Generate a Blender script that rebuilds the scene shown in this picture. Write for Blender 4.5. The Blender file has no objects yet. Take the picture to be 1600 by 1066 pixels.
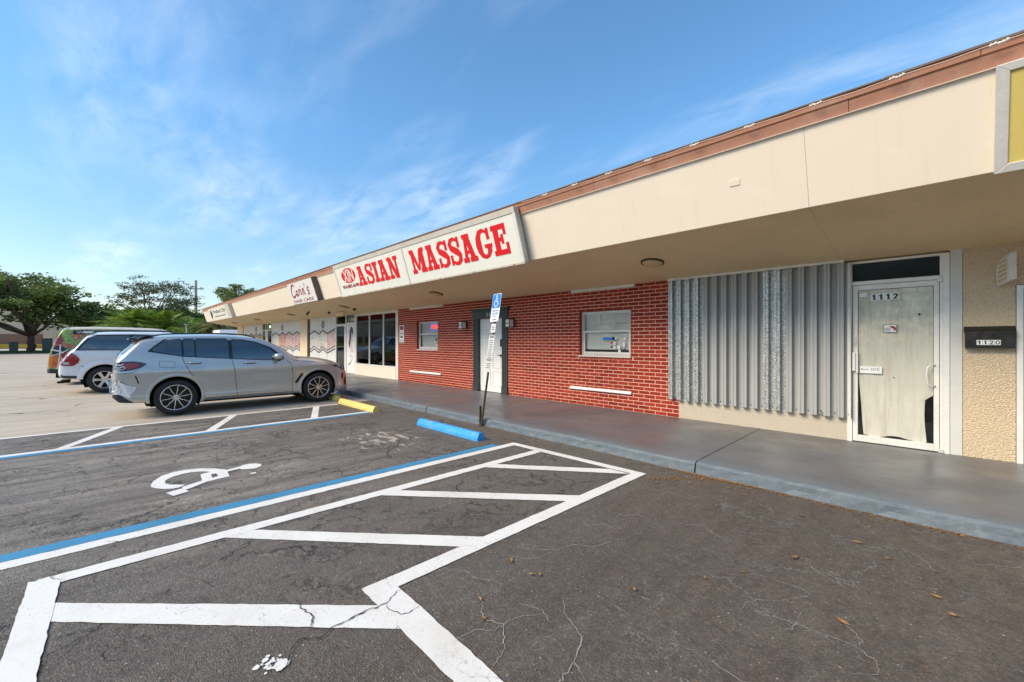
import bpy, bmesh, math, random
import numpy as np
from mathutils import Vector, Matrix
from mathutils.geometry import tessellate_polygon

S = bpy.context.scene
COL = S.collection
R = math.radians
rng = random.Random(7)
nrs = np.random.RandomState(11)

# ------------------------------------------------------------------ camera
cam = bpy.data.cameras.new('camera'); cam_o = bpy.data.objects.new('camera', cam); COL.objects.link(cam_o)
cam.sensor_width = 36.0; cam.lens = 656.0/1600*36; cam.clip_start = .05; cam.clip_end = 3000
cam_o.location = (0, 0, 1.55); cam_o.rotation_euler = (R(90), 0, R(46.1))
S.camera = cam_o

# ------------------------------------------------------------------ sky and sun
SUN_EL, SUN_AZ = 38.0, 197.0            # azimuth clockwise from +Y: sun over the lot, in front of the shops
world = bpy.data.worlds.new('World'); S.world = world; world.use_nodes = True
nt = world.node_tree; nt.nodes.clear()
def N(nt, t, **kw):
    n = nt.nodes.new(t)
    for k, v in kw.items(): setattr(n, k, v)
    return n
def Lk(nt, a, b): nt.links.new(a, b)
w_out = N(nt, 'ShaderNodeOutputWorld'); w_bg = N(nt, 'ShaderNodeBackground'); Lk(nt, w_bg.outputs[0], w_out.inputs[0])
sky = N(nt, 'ShaderNodeTexSky'); sky.sky_type = 'NISHITA'; sky.sun_disc = False
sky.sun_elevation = R(SUN_EL); sky.sun_rotation = R(SUN_AZ)
sky.air_density = 1.0; sky.dust_density = 0.6; sky.ozone_density = 1.6; sky.altitude = 0
w_bg.inputs[1].default_value = 0.14
tc = N(nt, 'ShaderNodeTexCoord')
# thin cirrus: project the view direction on a cloud plane
sep = N(nt, 'ShaderNodeSeparateXYZ'); Lk(nt, tc.outputs['Generated'], sep.inputs[0])
zmx = N(nt, 'ShaderNodeMath', operation='MAXIMUM'); Lk(nt, sep.outputs[2], zmx.inputs[0]); zmx.inputs[1].default_value = .02
zad = N(nt, 'ShaderNodeMath', operation='ADD'); Lk(nt, zmx.outputs[0], zad.inputs[0]); zad.inputs[1].default_value = .12
dx = N(nt, 'ShaderNodeMath', operation='DIVIDE'); Lk(nt, sep.outputs[0], dx.inputs[0]); Lk(nt, zad.outputs[0], dx.inputs[1])
dy = N(nt, 'ShaderNodeMath', operation='DIVIDE'); Lk(nt, sep.outputs[1], dy.inputs[0]); Lk(nt, zad.outputs[0], dy.inputs[1])
cmb = N(nt, 'ShaderNodeCombineXYZ'); Lk(nt, dx.outputs[0], cmb.inputs[0]); Lk(nt, dy.outputs[0], cmb.inputs[1])
mp = N(nt, 'ShaderNodeMapping'); Lk(nt, cmb.outputs[0], mp.inputs[0])
mp.inputs['Rotation'].default_value = (0, 0, R(-66)); mp.inputs['Scale'].default_value = (1.0, 2.6, 1); mp.inputs['Location'].default_value = (9.2, .9, 0)
n1 = N(nt, 'ShaderNodeTexNoise'); n1.inputs['Scale'].default_value = .62; n1.inputs['Detail'].default_value = 3; n1.inputs['Roughness'].default_value = .5
n2 = N(nt, 'ShaderNodeTexNoise'); n2.inputs['Scale'].default_value = 2.6; n2.inputs['Detail'].default_value = 9; n2.inputs['Roughness'].default_value = .62; n2.inputs['Distortion'].default_value = .35
Lk(nt, mp.outputs[0], n1.inputs[0]); Lk(nt, mp.outputs[0], n2.inputs[0])
r1 = N(nt, 'ShaderNodeMapRange'); r1.inputs[1].default_value = .46; r1.inputs[2].default_value = .66; Lk(nt, n1.outputs[0], r1.inputs[0])
r2 = N(nt, 'ShaderNodeMapRange'); r2.inputs[1].default_value = .36; r2.inputs[2].default_value = .80; Lk(nt, n2.outputs[0], r2.inputs[0])
mu = N(nt, 'ShaderNodeMath', operation='MULTIPLY'); Lk(nt, r1.outputs[0], mu.inputs[0]); Lk(nt, r2.outputs[0], mu.inputs[1])
mu2 = N(nt, 'ShaderNodeMath', operation='MULTIPLY'); Lk(nt, mu.outputs[0], mu2.inputs[0]); mu2.inputs[1].default_value = .46
cool = N(nt, 'ShaderNodeMix', data_type='RGBA', blend_type='MULTIPLY'); cool.inputs[0].default_value = 1.0
Lk(nt, sky.outputs[0], cool.inputs[6])
hz = N(nt, 'ShaderNodeMapRange'); Lk(nt, sep.outputs[2], hz.inputs[0]); hz.inputs[1].default_value = 0.; hz.inputs[2].default_value = .42; hz.inputs[3].default_value = 0.; hz.inputs[4].default_value = 1.
tn = N(nt, 'ShaderNodeMix', data_type='RGBA'); Lk(nt, hz.outputs[0], tn.inputs[0]); tn.inputs[6].default_value = (.80, .76, .74, 1); tn.inputs[7].default_value = (.66, .98, 1.10, 1)
Lk(nt, tn.outputs[2], cool.inputs[7])
cm = N(nt, 'ShaderNodeMix', data_type='RGBA'); Lk(nt, mu2.outputs[0], cm.inputs[0]); Lk(nt, cool.outputs[2], cm.inputs[6]); cm.inputs[7].default_value = (5.8, 6.1, 6.5, 1)
Lk(nt, cm.outputs[2], w_bg.inputs[0])

sl = bpy.data.lights.new('sun', 'SUN'); sl.energy = 2.65; sl.angle = R(25); sl.color = (1, .82, .60)
sun_o = bpy.data.objects.new('sun', sl); COL.objects.link(sun_o)
az = R(SUN_AZ); el = R(SUN_EL)
sd = Vector((math.sin(az)*math.cos(el), math.cos(az)*math.cos(el), math.sin(el)))
sun_o.rotation_euler = sd.to_track_quat('Z', 'Y').to_euler(); sun_o.location = (0, -20, 30)

S.view_settings.view_transform = 'Standard'; S.view_settings.look = 'None'
S.view_settings.gamma = 1; S.view_settings.use_curve_mapping = False
S.view_settings.exposure = 0.72
S.render.resolution_x = 1024; S.render.resolution_y = 682
S.render.engine = 'CYCLES'

# ------------------------------------------------------------------ materials
def ramp(nt, src, stops):
    r = N(nt, 'ShaderNodeValToRGB'); el = r.color_ramp.elements
    while len(el) > 1: el.remove(el[-1])
    el[0].position = stops[0][0]; el[0].color = (*stops[0][1], 1)
    for p, c in stops[1:]:
        e = el.new(p); e.color = (*c, 1)
    Lk(nt, src, r.inputs[0]); return r.outputs[0]
def mixc(nt, fac, a, b, mode='MIX'):
    m = N(nt, 'ShaderNodeMix', data_type='RGBA', blend_type=mode)
    for i, v in ((0, fac), (6, a), (7, b)):
        if hasattr(v, 'is_output') or isinstance(v, bpy.types.NodeSocket): Lk(nt, v, m.inputs[i])
        elif i == 0: m.inputs[0].default_value = v
        else: m.inputs[i].default_value = (*v, 1)
    return m.outputs[2]
def mr(nt, src, a, b, c=0., d=1.):
    m = N(nt, 'ShaderNodeMapRange'); Lk(nt, src, m.inputs[0])
    for i, v in enumerate((a, b, c, d)): m.inputs[i+1].default_value = v
    return m.outputs[0]
def mth(nt, op, a, b=None):
    m = N(nt, 'ShaderNodeMath', operation=op)
    for i, v in enumerate((a, b)):
        if v is None: continue
        if isinstance(v, bpy.types.NodeSocket): Lk(nt, v, m.inputs[i])
        else: m.inputs[i].default_value = v
    return m.outputs[0]
def noise(nt, vec, scale, detail=4, rough=.55, dist=0.):
    n = N(nt, 'ShaderNodeTexNoise'); n.inputs['Scale'].default_value = scale; n.inputs['Detail'].default_value = detail
    n.inputs['Roughness'].default_value = rough; n.inputs['Distortion'].default_value = dist
    if vec is not None: Lk(nt, vec, n.inputs[0])
    return n.outputs[0]
def vecmap(nt, vec, scale=(1,1,1), rot=(0,0,0), loc=(0,0,0)):
    m = N(nt, 'ShaderNodeMapping'); Lk(nt, vec, m.inputs[0]); m.inputs['Scale'].default_value = scale
    m.inputs['Rotation'].default_value = rot; m.inputs['Location'].default_value = loc; return m.outputs[0]
def newmat(name):
    m = bpy.data.materials.new(name); m.use_nodes = True; nt = m.node_tree
    b = nt.nodes['Principled BSDF']; t = N(nt, 'ShaderNodeTexCoord'); return m, nt, b, t.outputs['Object']
def bump(nt, b, h, strength, dist=.01):
    n = N(nt, 'ShaderNodeBump'); n.inputs['Strength'].default_value = strength; n.inputs['Distance'].default_value = dist
    Lk(nt, h, n.inputs['Height']); Lk(nt, n.outputs[0], b.inputs['Normal'])
def setc(nt, b, v):
    if isinstance(v, bpy.types.NodeSocket): Lk(nt, v, b.inputs['Base Color'])
    else: b.inputs['Base Color'].default_value = (*v, 1)

MATS = {}
def pm(name, col, rough=.6, metal=0., var=.10, vs=1.5, fine=.05, fs=40, bmp=0., bs=60, bd=.004, coat=0., dirt=None, dirt_amt=.0, ds=1.2, spec=.5):
    """plain painted / cast surface: colour with broad and fine variation, optional dirt, optional relief"""
    if name in MATS: return MATS[name]
    m, nt, b, o = newmat(name)
    c = mixc(nt, noise(nt, o, vs, 4), tuple(x*(1-var) for x in col), tuple(min(1, x*(1+var)) for x in col))
    c = mixc(nt, mr(nt, noise(nt, o, fs, 3), .35, .65), mixc(nt, 1., c, (1-fine,)*3, 'MULTIPLY'), c)
    if dirt:
        d = mth(nt, 'MULTIPLY', mr(nt, noise(nt, o, ds, 7, .65, .4), .5, .78), dirt_amt); c = mixc(nt, d, c, dirt)
    setc(nt, b, c)
    Lk(nt, mr(nt, noise(nt, o, vs*3, 4), .3, .7, max(.02, rough-.08), min(1, rough+.08)), b.inputs['Roughness'])
    b.inputs['Metallic'].default_value = metal; b.inputs['Coat Weight'].default_value = coat; b.inputs['Specular IOR Level'].default_value = spec
    if bmp: bump(nt, b, noise(nt, o, bs, 4, .6), bmp, bd)
    MATS[name] = m; return m

def m_asphalt():
    m, nt, b, o = newmat('asphalt_sealed')
    sx = N(nt, 'ShaderNodeSeparateXYZ'); Lk(nt, o, sx.inputs[0]); X = sx.outputs[0]; Y = sx.outputs[1]
    c = mixc(nt, noise(nt, o, .55, 6, .6), (.058, .045, .036), (.104, .085, .068))
    lf = mr(nt, mth(nt, 'ADD', X, mth(nt, 'MULTIPLY', noise(nt, o, .8, 5, .6), 1.6)), -.7, -2.4)
    c = mixc(nt, lf, c, mixc(nt, noise(nt, o, 1.3, 7, .65), (.068, .059, .051), (.124, .109, .093)))
    # greyer, dusted wheel tracks in the open bays (streaks run with the bays)
    st = noise(nt, vecmap(nt, o, (2.6, .42, 1), (0, 0, R(6))), 1.6, 7, .65, .6)
    bay = mth(nt, 'MULTIPLY', mr(nt, X, -3.2, -5.2), mr(nt, Y, 3.9, 1.2))
    c = mixc(nt, mth(nt, 'MULTIPLY', mr(nt, st, .38, .68), mth(nt, 'ADD', mth(nt, 'MULTIPLY', bay, .85), .15)), c, (.235, .212, .182))
    # pale scuffed patch in front of the blue stop
    dx = mth(nt, 'MULTIPLY', mth(nt, 'ADD', X, 6.2), 1.1); dy = mth(nt, 'MULTIPLY', mth(nt, 'SUBTRACT', Y, 3.15), 1.7)
    rad = mth(nt, 'SQRT', mth(nt, 'ADD', mth(nt, 'MULTIPLY', dx, dx), mth(nt, 'MULTIPLY', dy, dy)))
    pn = noise(nt, vecmap(nt, o, (1, 2.2, 1)), 4.0, 9, .68, .3)
    pt = mth(nt, 'MULTIPLY', mr(nt, mth(nt, 'SUBTRACT', pn, mth(nt, 'MULTIPLY', rad, .16)), .44, .50), .85)
    c = mixc(nt, pt, c, (.42, .37, .31))
    # fine stone
    v = N(nt, 'ShaderNodeTexVoronoi'); v.inputs['Scale'].default_value = 130; Lk(nt, o, v.inputs[0])
    sp = N(nt, 'ShaderNodeSeparateColor'); Lk(nt, v.outputs['Color'], sp.inputs[0])
    c = mixc(nt, mth(nt, 'MULTIPLY', mr(nt, sp.outputs[0], .45, 1.), .7), c, mixc(nt, 1., c, (2.2, 2.1, 1.95), 'MULTIPLY'))
    c = mixc(nt, mth(nt, 'MULTIPLY', mr(nt, sp.outputs[1], .9965, .998), .7), c, (.5, .46, .4))
    c = mixc(nt, mth(nt, 'MULTIPLY', mr(nt, noise(nt, o, 22, 7, .8), .50, .60), .65), c, mixc(nt, 1., c, (1.55, 1.5, 1.42), 'MULTIPLY'))
    c = mixc(nt, mth(nt, 'MULTIPLY', mr(nt, noise(nt, o, 7, 8, .8, .4), .49, .36), .7), c, mixc(nt, 1., c, (.62, .60, .58), 'MULTIPLY'))
    # broad stains
    c = mixc(nt, mth(nt, 'MULTIPLY', mr(nt, noise(nt, o, 1.1, 8, .7, .5), .56, .72), .35), c, (.10, .082, .058))
    ft = mr(nt, mth(nt, 'ADD', Y, mth(nt, 'MULTIPLY', noise(nt, o, 5, 8, .75), .55)), 5.12, 5.28)
    c = mixc(nt, mth(nt, 'MULTIPLY', ft, .7), c, mixc(nt, noise(nt, o, 30, 4, .7), (.07, .055, .035), (.26, .21, .14)))
    gr = mth(nt, 'MULTIPLY', mr(nt, X, -.9, .2), mr(nt, noise(nt, o, 3.0, 9, .75), .50, .62))
    c = mixc(nt, mth(nt, 'MULTIPLY', gr, .35), c, (.20, .165, .11))
    # crack network, broken up
    wn = N(nt, 'ShaderNodeTexNoise'); wn.inputs['Scale'].default_value = 2.4; wn.inputs['Detail'].default_value = 8; wn.inputs['Roughness'].default_value = .68; Lk(nt, o, wn.inputs[0])
    wa = N(nt, 'ShaderNodeVectorMath', operation='SCALE'); Lk(nt, wn.outputs[1], wa.inputs[0]); wa.inputs['Scale'].default_value = .75
    wb = N(nt, 'ShaderNodeVectorMath', operation='ADD'); Lk(nt, o, wb.inputs[0]); Lk(nt, wa.outputs[0], wb.inputs[1])
    cracks = []
    for sc, w, lo, seed in ((.85, .0085, .46, 1.3), (2.3, .014, .51, 5.1), (6.0, .028, .55, 9.7)):
        v2 = N(nt, 'ShaderNodeTexVoronoi'); v2.feature = 'DISTANCE_TO_EDGE'; v2.inputs['Scale'].default_value = sc; Lk(nt, vecmap(nt, wb.outputs[0], loc=(seed, seed*2, 0)), v2.inputs[0])
        ln = mr(nt, v2.outputs['Distance'], w, w*.25)
        mk = mr(nt, noise(nt, vecmap(nt, o, loc=(seed*3, 0, 0)), 1.1, 4), lo, lo+.05)
        cracks.append(mth(nt, 'MULTIPLY', ln, mk))
    ck = mth(nt, 'MAXIMUM', mth(nt, 'MAXIMUM', cracks[0], cracks[1]), mth(nt, 'MULTIPLY', cracks[2], .6))
    side = mr(nt, mth(nt, 'ADD', X, mth(nt, 'MULTIPLY', noise(nt, o, .9, 3), 1.2)), -2.3, -1.5)
    c = mixc(nt, mth(nt, 'MULTIPLY', ck, .82), c, mixc(nt, side, (.018, .016, .015), (.34, .31, .28)))
    setc(nt, b, c)
    Lk(nt, mr(nt, noise(nt, o, 1.2, 5), .3, .7, .62, .85), b.inputs['Roughness'])
    h = mth(nt, 'SUBTRACT', mth(nt, 'ADD', mth(nt, 'MULTIPLY', v.outputs['Distance'], .5), noise(nt, o, 45, 5, .7)), mth(nt, 'MULTIPLY', ck, 1.2))
    bump(nt, b, h, .9, .009)
    return m
def m_old_asphalt():
    m, nt, b, o = newmat('asphalt_old')
    c = mixc(nt, noise(nt, o, .35, 6, .6), (.50, .42, .32), (.62, .535, .425))
    st = noise(nt, vecmap(nt, o, (1.4, .22, 1), (0, 0, R(4))), 1.5, 6, .62, .5)
    c = mixc(nt, mth(nt, 'MULTIPLY', mr(nt, st, .42, .68), .45), c, (.27, .22, .165))
    c = mixc(nt, mth(nt, 'MULTIPLY', mr(nt, noise(nt, o, 60, 4, .8), .45, .6), .25), c, (.14, .13, .115))
    wn = N(nt, 'ShaderNodeTexNoise'); wn.inputs['Scale'].default_value = 1.7; wn.inputs['Detail'].default_value = 7; Lk(nt, o, wn.inputs[0])
    wb = N(nt, 'ShaderNodeVectorMath', operation='ADD'); Lk(nt, o, wb.inputs[0]); Lk(nt, wn.outputs[1], wb.inputs[1])
    v2 = N(nt, 'ShaderNodeTexVoronoi'); v2.feature = 'DISTANCE_TO_EDGE'; v2.inputs['Scale'].default_value = .33; Lk(nt, wb.outputs[0], v2.inputs[0])
    ck = mth(nt, 'MULTIPLY', mr(nt, v2.outputs['Distance'], .012, .004), mr(nt, noise(nt, o, .5, 3), .5, .56))
    c = mixc(nt, mth(nt, 'MULTIPLY', ck, .8), c, (.05, .045, .04))
    setc(nt, b, c); b.inputs['Roughness'].default_value = .85
    bump(nt, b, noise(nt, o, 50, 4, .7), .3, .006)
    return m
def m_paint(name, col, wear=.5, grime=.5):
    m, nt, b, o = newmat(name)
    c = mixc(nt, noise(nt, o, 3, 5), tuple(x*.93 for x in col), col)
    c = mixc(nt, mth(nt, 'MULTIPLY', mr(nt, noise(nt, o, 1.3, 8, .7, .3), .47, .75), grime), c, (col[0]*.66, col[1]*.60, col[2]*.50))
    w = mr(nt, noise(nt, o, 70, 6, .78), .61-.05*wear, .66-.05*wear)
    w = mth(nt, 'MULTIPLY', w, mr(nt, noise(nt, o, 1.9, 6, .7), .38, .66, .12, .9))
    c = mixc(nt, w, c, (.075, .068, .064))
    wn = N(nt, 'ShaderNodeTexNoise'); wn.inputs['Scale'].default_value = 3.; wn.inputs['Detail'].default_value = 7; Lk(nt, o, wn.inputs[0])
    wb = N(nt, 'ShaderNodeVectorMath', operation='ADD'); Lk(nt, o, wb.inputs[0]); Lk(nt, wn.outputs[1], wb.inputs[1])
    v2 = N(nt, 'ShaderNodeTexVoronoi'); v2.feature = 'DISTANCE_TO_EDGE'; v2.inputs['Scale'].default_value = 2.6; Lk(nt, wb.outputs[0], v2.inputs[0])
    ck = mth(nt, 'MULTIPLY', mr(nt, v2.outputs['Distance'], .012, .004), mr(nt, noise(nt, o, 1.7, 3), .5, .58))
    c = mixc(nt, mth(nt, 'MULTIPLY', ck, .55), c, (.25, .235, .22))
    setc(nt, b, c); b.inputs['Roughness'].default_value = .6
    bump(nt, b, noise(nt, o, 60, 4, .7), .25, .004)
    return m
def m_walk():
    m, nt, b, o = newmat('walkway_paint')
    sx = N(nt, 'ShaderNodeSeparateXYZ'); Lk(nt, o, sx.inputs[0])
    c = mixc(nt, noise(nt, vecmap(nt, o, (1, 1.6, 1)), .9, 6, .6, .4), (.105, .106, .112), (.165, .168, .178))
    c = mixc(nt, mth(nt, 'MULTIPLY', mr(nt, noise(nt, o, 1.7, 7, .65, .6), .5, .72), .55), c, (.125, .098, .078))
    ed = mr(nt, mth(nt, 'ADD', sx.outputs[1], mth(nt, 'MULTIPLY', noise(nt, o, 2.5, 6, .7), .30)), 5.42, 5.18)
    c = mixc(nt, mth(nt, 'MULTIPLY', ed, .85), c, mixc(nt, noise(nt, o, 5, 6, .7), (.135, .16, .18), (.175, .203, .225)))
    c = mixc(nt, mth(nt, 'MULTIPLY', mr(nt, noise(nt, o, 14, 8, .8), .62, .68), .7), c, (.30, .30, .29))
    vg = N(nt, 'ShaderNodeTexVoronoi'); vg.inputs['Scale'].default_value = 2.4; Lk(nt, o, vg.inputs[0])
    c = mixc(nt, mth(nt, 'MULTIPLY', mr(nt, vg.outputs['Distance'], .045, .025), .55), c, (.05, .045, .042))
    c = mixc(nt, mth(nt, 'MULTIPLY', mr(nt, noise(nt, vecmap(nt, o, (.7, 2.2, 1), (0, 0, .5)), 3.4, 8, .75, .8), .58, .70), .45), c, (.062, .056, .052))
    c = mixc(nt, mth(nt, 'MULTIPLY', mr(nt, noise(nt, o, 30, 3), .70, .73), .6), c, (.04, .035, .03))
    setc(nt, b, c)
    Lk(nt, mr(nt, noise(nt, o, 1.3, 6, .6), .35, .68, .30, .56), b.inputs['Roughness'])
    bump(nt, b, noise(nt, o, 5, 5, .6), .25, .01)
    return m
def m_brick():
    m, nt, b, o = newmat('brick_red_paint')
    oi = N(nt, 'ShaderNodeObjectInfo'); gm = N(nt, 'ShaderNodeNewGeometry')
    f = mth(nt, 'FRACT', mth(nt, 'ADD', oi.outputs['Random'], gm.outputs['Random Per Island']))
    c = mixc(nt, f, (.21, .016, .008), (.36, .036, .016))
    c = mixc(nt, mth(nt, 'MULTIPLY', mr(nt, noise(nt, o, 25, 5, .7), .45, .8), .5), c, (.20, .018, .010))
    c = mixc(nt, mth(nt, 'MULTIPLY', mr(nt, noise(nt, o, 2.5, 6, .7), .60, .8), .35), c, (.42, .12, .08))
    setc(nt, b, c); b.inputs['Roughness'].default_value = .7; b.inputs['Specular IOR Level'].default_value = .25
    bump(nt, b, noise(nt, o, 90, 4, .7), .35, .003)
    return m
def m_stucco(name, col, sc=75):
    m, nt, b, o = newmat(name)
    v = noise(nt, o, sc, 3, .5, .15)
    c = mixc(nt, noise(nt, o, 1.2, 6), tuple(x*.92 for x in col), col)
    c = mixc(nt, mth(nt, 'MULTIPLY', mr(nt, v, .50, .36), .5), c, tuple(x*.62 for x in col))
    c = mixc(nt, mth(nt, 'MULTIPLY', mr(nt, noise(nt, o, 2.2, 8, .7), .6, .8), .3), c, (.38, .30, .21))
    setc(nt, b, c); b.inputs['Roughness'].default_value = .85
    bump(nt, b, mr(nt, v, .35, .6), .95, .011)
    return m
def m_galv():
    m, nt, b, o = newmat('galvanised_spangle')
    v = N(nt, 'ShaderNodeTexVoronoi'); v.inputs['Scale'].default_value = 70; Lk(nt, vecmap(nt, o, (1, .6, 1), (0, 0, .4)), v.inputs[0])
    sp = N(nt, 'ShaderNodeSeparateColor'); Lk(nt, v.outputs['Color'], sp.inputs[0])
    c = mixc(nt, sp.outputs[0], (.24, .245, .24), (.62, .63, .62)); setc(nt, b, c)
    b.inputs['Metallic'].default_value = .5
    Lk(nt, mr(nt, sp.outputs[1], 0, 1, .22, .5), b.inputs['Roughness'])
    bump(nt, b, sp.outputs[2], .3, .0015)
    return m
def m_shutter():
    m, nt, b, o = newmat('dull_zinc')
    c = mixc(nt, noise(nt, vecmap(nt, o, (9, 9, .5)), 2, 5), (.32, .322, .31), (.43, .432, .42))
    c = mixc(nt, mth(nt, 'MULTIPLY', mr(nt, noise(nt, vecmap(nt, o, (4, 4, .7)), 3, 6, .7), .6, .8), .4), c, (.30, .29, .27))
    setc(nt, b, c); b.inputs['Metallic'].default_value = .12; b.inputs['Roughness'].default_value = .6
    return m
def m_glass(name, tint, trans, rough=.02, k=1.3):
    m = bpy.data.materials.new(name); m.use_nodes = True; nt = m.node_tree; nt.nodes.clear()
    out = N(nt, 'ShaderNodeOutputMaterial'); g = N(nt, 'ShaderNodeBsdfGlossy'); g.inputs['Roughness'].default_value = rough
    t = N(nt, 'ShaderNodeBsdfTransparent'); t.inputs[0].default_value = (*trans, 1)
    f = N(nt, 'ShaderNodeLayerWeight'); f.inputs[0].default_value = .5
    f_ = mth(nt, 'ADD', mth(nt, 'MULTIPLY', mth(nt, 'POWER', f.outputs[1], 5.), .95), .045)
    f2 = mth(nt, 'MINIMUM', mth(nt, 'ADD', mth(nt, 'MULTIPLY', f_, k), tint), 1.)
    mx = N(nt, 'ShaderNodeMixShader'); Lk(nt, f2, mx.inputs[0]); Lk(nt, t.outputs[0], mx.inputs[1]); Lk(nt, g.outputs[0], mx.inputs[2]); Lk(nt, mx.outputs[0], out.inputs[0])
    tcn = N(nt, 'ShaderNodeTexCoord'); bn = N(nt, 'ShaderNodeBump'); bn.inputs['Strength'].default_value = .04; bn.inputs['Distance'].default_value = .02
    Lk(nt, noise(nt, tcn.outputs['Object'], 1.3, 2), bn.inputs['Height']); Lk(nt, bn.outputs[0], g.inputs['Normal'])
    return m
def m_print(name, cols, scale):
    m, nt, b, o = newmat(name)
    oi = N(nt, 'ShaderNodeObjectInfo'); ad = N(nt, 'ShaderNodeVectorMath', operation='ADD')
    cb = N(nt, 'ShaderNodeCombineXYZ'); Lk(nt, mth(nt, 'MULTIPLY', oi.outputs['Random'], 40.), cb.inputs[0])
    Lk(nt, o, ad.inputs[0]); Lk(nt, cb.outputs[0], ad.inputs[1])
    v = noise(nt, ad.outputs[0], scale*1.5, 5, .65, 1.8)
    st = [(.34 + .32*i/(len(cols)-1), c) for i, c in enumerate(cols)]
    setc(nt, b, ramp(nt, v, st)); b.inputs['Roughness'].default_value = .5
    return m
def m_leaf(name, a, c2, trans=.35):
    m, nt, b, o = newmat(name)
    gm = N(nt, 'ShaderNodeNewGeometry')
    c = mixc(nt, gm.outputs['Random Per Island'], a, c2)
    c = mixc(nt, mr(nt, noise(nt, o, .5, 3), .35, .65), mixc(nt, 1., c, (.72, .75, .7), 'MULTIPLY'), c)
    setc(nt, b, c); b.inputs['Roughness'].default_value = .55
    tr = N(nt, 'ShaderNodeBsdfTranslucent'); Lk(nt, c, tr.inputs[0]); mx = N(nt, 'ShaderNodeMixShader'); mx.inputs[0].default_value = trans
    out = nt.nodes['Material Output']; Lk(nt, b.outputs[0], mx.inputs[1]); Lk(nt, tr.outputs[0], mx.inputs[2]); Lk(nt, mx.outputs[0], out.inputs[0])
    return m
def m_paper():
    m, nt, b, o = newmat('stained_paper')
    c = mixc(nt, noise(nt, o, 2.5, 5), (.60, .58, .49), (.76, .75, .67))
    st = noise(nt, vecmap(nt, o, (11, 11, .8)), 1.5, 7, .7, .7)
    c = mixc(nt, mth(nt, 'MULTIPLY', mr(nt, st, .5, .72), .5), c, (.36, .27, .18))
    sx = N(nt, 'ShaderNodeSeparateXYZ'); Lk(nt, o, sx.inputs[0])
    dx = mth(nt, 'MULTIPLY', mth(nt, 'ADD', sx.outputs[0], .22), 4.5); dz = mth(nt, 'MULTIPLY', mth(nt, 'SUBTRACT', sx.outputs[2], 1.25), 2.8)
    rad = mth(nt, 'SQRT', mth(nt, 'ADD', mth(nt, 'MULTIPLY', dx, dx), mth(nt, 'MULTIPLY', dz, dz)))
    c = mixc(nt, mth(nt, 'MULTIPLY', mr(nt, mth(nt, 'ADD', rad, mth(nt, 'MULTIPLY', st, .8)), 1.3, .3), .75), c, (.12, .11, .09))
    setc(nt, b, c); b.inputs['Roughness'].default_value = .8
    bump(nt, b, noise(nt, vecmap(nt, o, (3, 3, .8)), 2.2, 5, .6, 1.), .6, .02)
    return m
def m_car(name, col, metal=.45, rough=.28):
    m, nt, b, o = newmat(name)
    setc(nt, b, col); b.inputs['Roughness'].default_value = rough
    b.inputs['Metallic'].default_value = metal; b.inputs['Coat Weight'].default_value = 1.; b.inputs['Coat Roughness'].default_value = .03
    return m
def m_emit(name, col, s):
    m, nt, b, o = newmat(name); setc(nt, b, col); b.inputs['Emission Color'].default_value = (*col, 1); b.inputs['Emission Strength'].default_value = s; return m
def m_wrap():
    m, nt, b, o = newmat('produce_wrap')
    v = N(nt, 'ShaderNodeTexVoronoi'); v.inputs['Scale'].default_value = 3.6; v.inputs['Randomness'].default_value = .9
    wn = N(nt, 'ShaderNodeTexNoise'); wn.inputs['Scale'].default_value = 5.; wn.inputs['Detail'].default_value = 5; Lk(nt, o, wn.inputs[0])
    wa = N(nt, 'ShaderNodeVectorMath', operation='SCALE'); Lk(nt, wn.outputs[1], wa.inputs[0]); wa.inputs['Scale'].default_value = .25
    wb = N(nt, 'ShaderNodeVectorMath', operation='ADD'); Lk(nt, o, wb.inputs[0]); Lk(nt, wa.outputs[0], wb.inputs[1]); Lk(nt, wb.outputs[0], v.inputs[0])
    sp = N(nt, 'ShaderNodeSeparateColor'); Lk(nt, v.outputs['Color'], sp.inputs[0])
    c = ramp(nt, sp.outputs[0], [(.0, (.05, .16, .02)), (.3, (.28, .45, .04)), (.5, (.42, .6, .09)), (.62, (.6, .09, .04)), (.8, (.68, .16, .05)), (1., (.10, .22, .03))])
    nt.nodes[-1]
    c = mixc(nt, mth(nt, 'MULTIPLY', mr(nt, v.outputs['Distance'], .05, .4), .45), c, (.02, .03, .01))
    c = mixc(nt, mth(nt, 'MULTIPLY', mr(nt, noise(nt, o, 14, 4), .52, .7), .6), c, (.6, .72, .3))
    setc(nt, b, c); b.inputs['Roughness'].default_value = .3; b.inputs['Coat Weight'].default_value = .5
    return m

M = {}
M['asphalt'] = m_asphalt(); M['old_asphalt'] = m_old_asphalt()
M['white_line'] = m_paint('white_marking', (.84, .81, .75)); M['blue_line'] = m_paint('blue_marking', (.055, .27, .47), .9, .6)
M['walk'] = m_walk()
M['curb'] = pm('curb_paint', (.125, .155, .178), .6, var=.14, vs=3, fine=.15, fs=25, bmp=.5, bs=18, bd=.012, dirt=(.30, .31, .30), dirt_amt=.4, ds=9)
M['joint'] = pm('dark_joint', (.02, .02, .02), .9)
M['crack'] = pm('crack_dark', (.025, .022, .02), .95); M['crack_light'] = pm('crack_dusty', (.34, .31, .28), .95)
M['brick'] = m_brick()
M['mortar'] = pm('pink_mortar', (.88, .49, .35), .8, var=.12, vs=3, fine=.15, fs=90, bmp=.3, bs=70)
M['cream'] = pm('cream_paint', (.78, .68, .555), .62, var=.035, vs=.6, fine=.03, fs=30, dirt=(.62, .52, .40), dirt_amt=.22, ds=.8, bmp=.12, bs=8, bd=.01)
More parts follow.
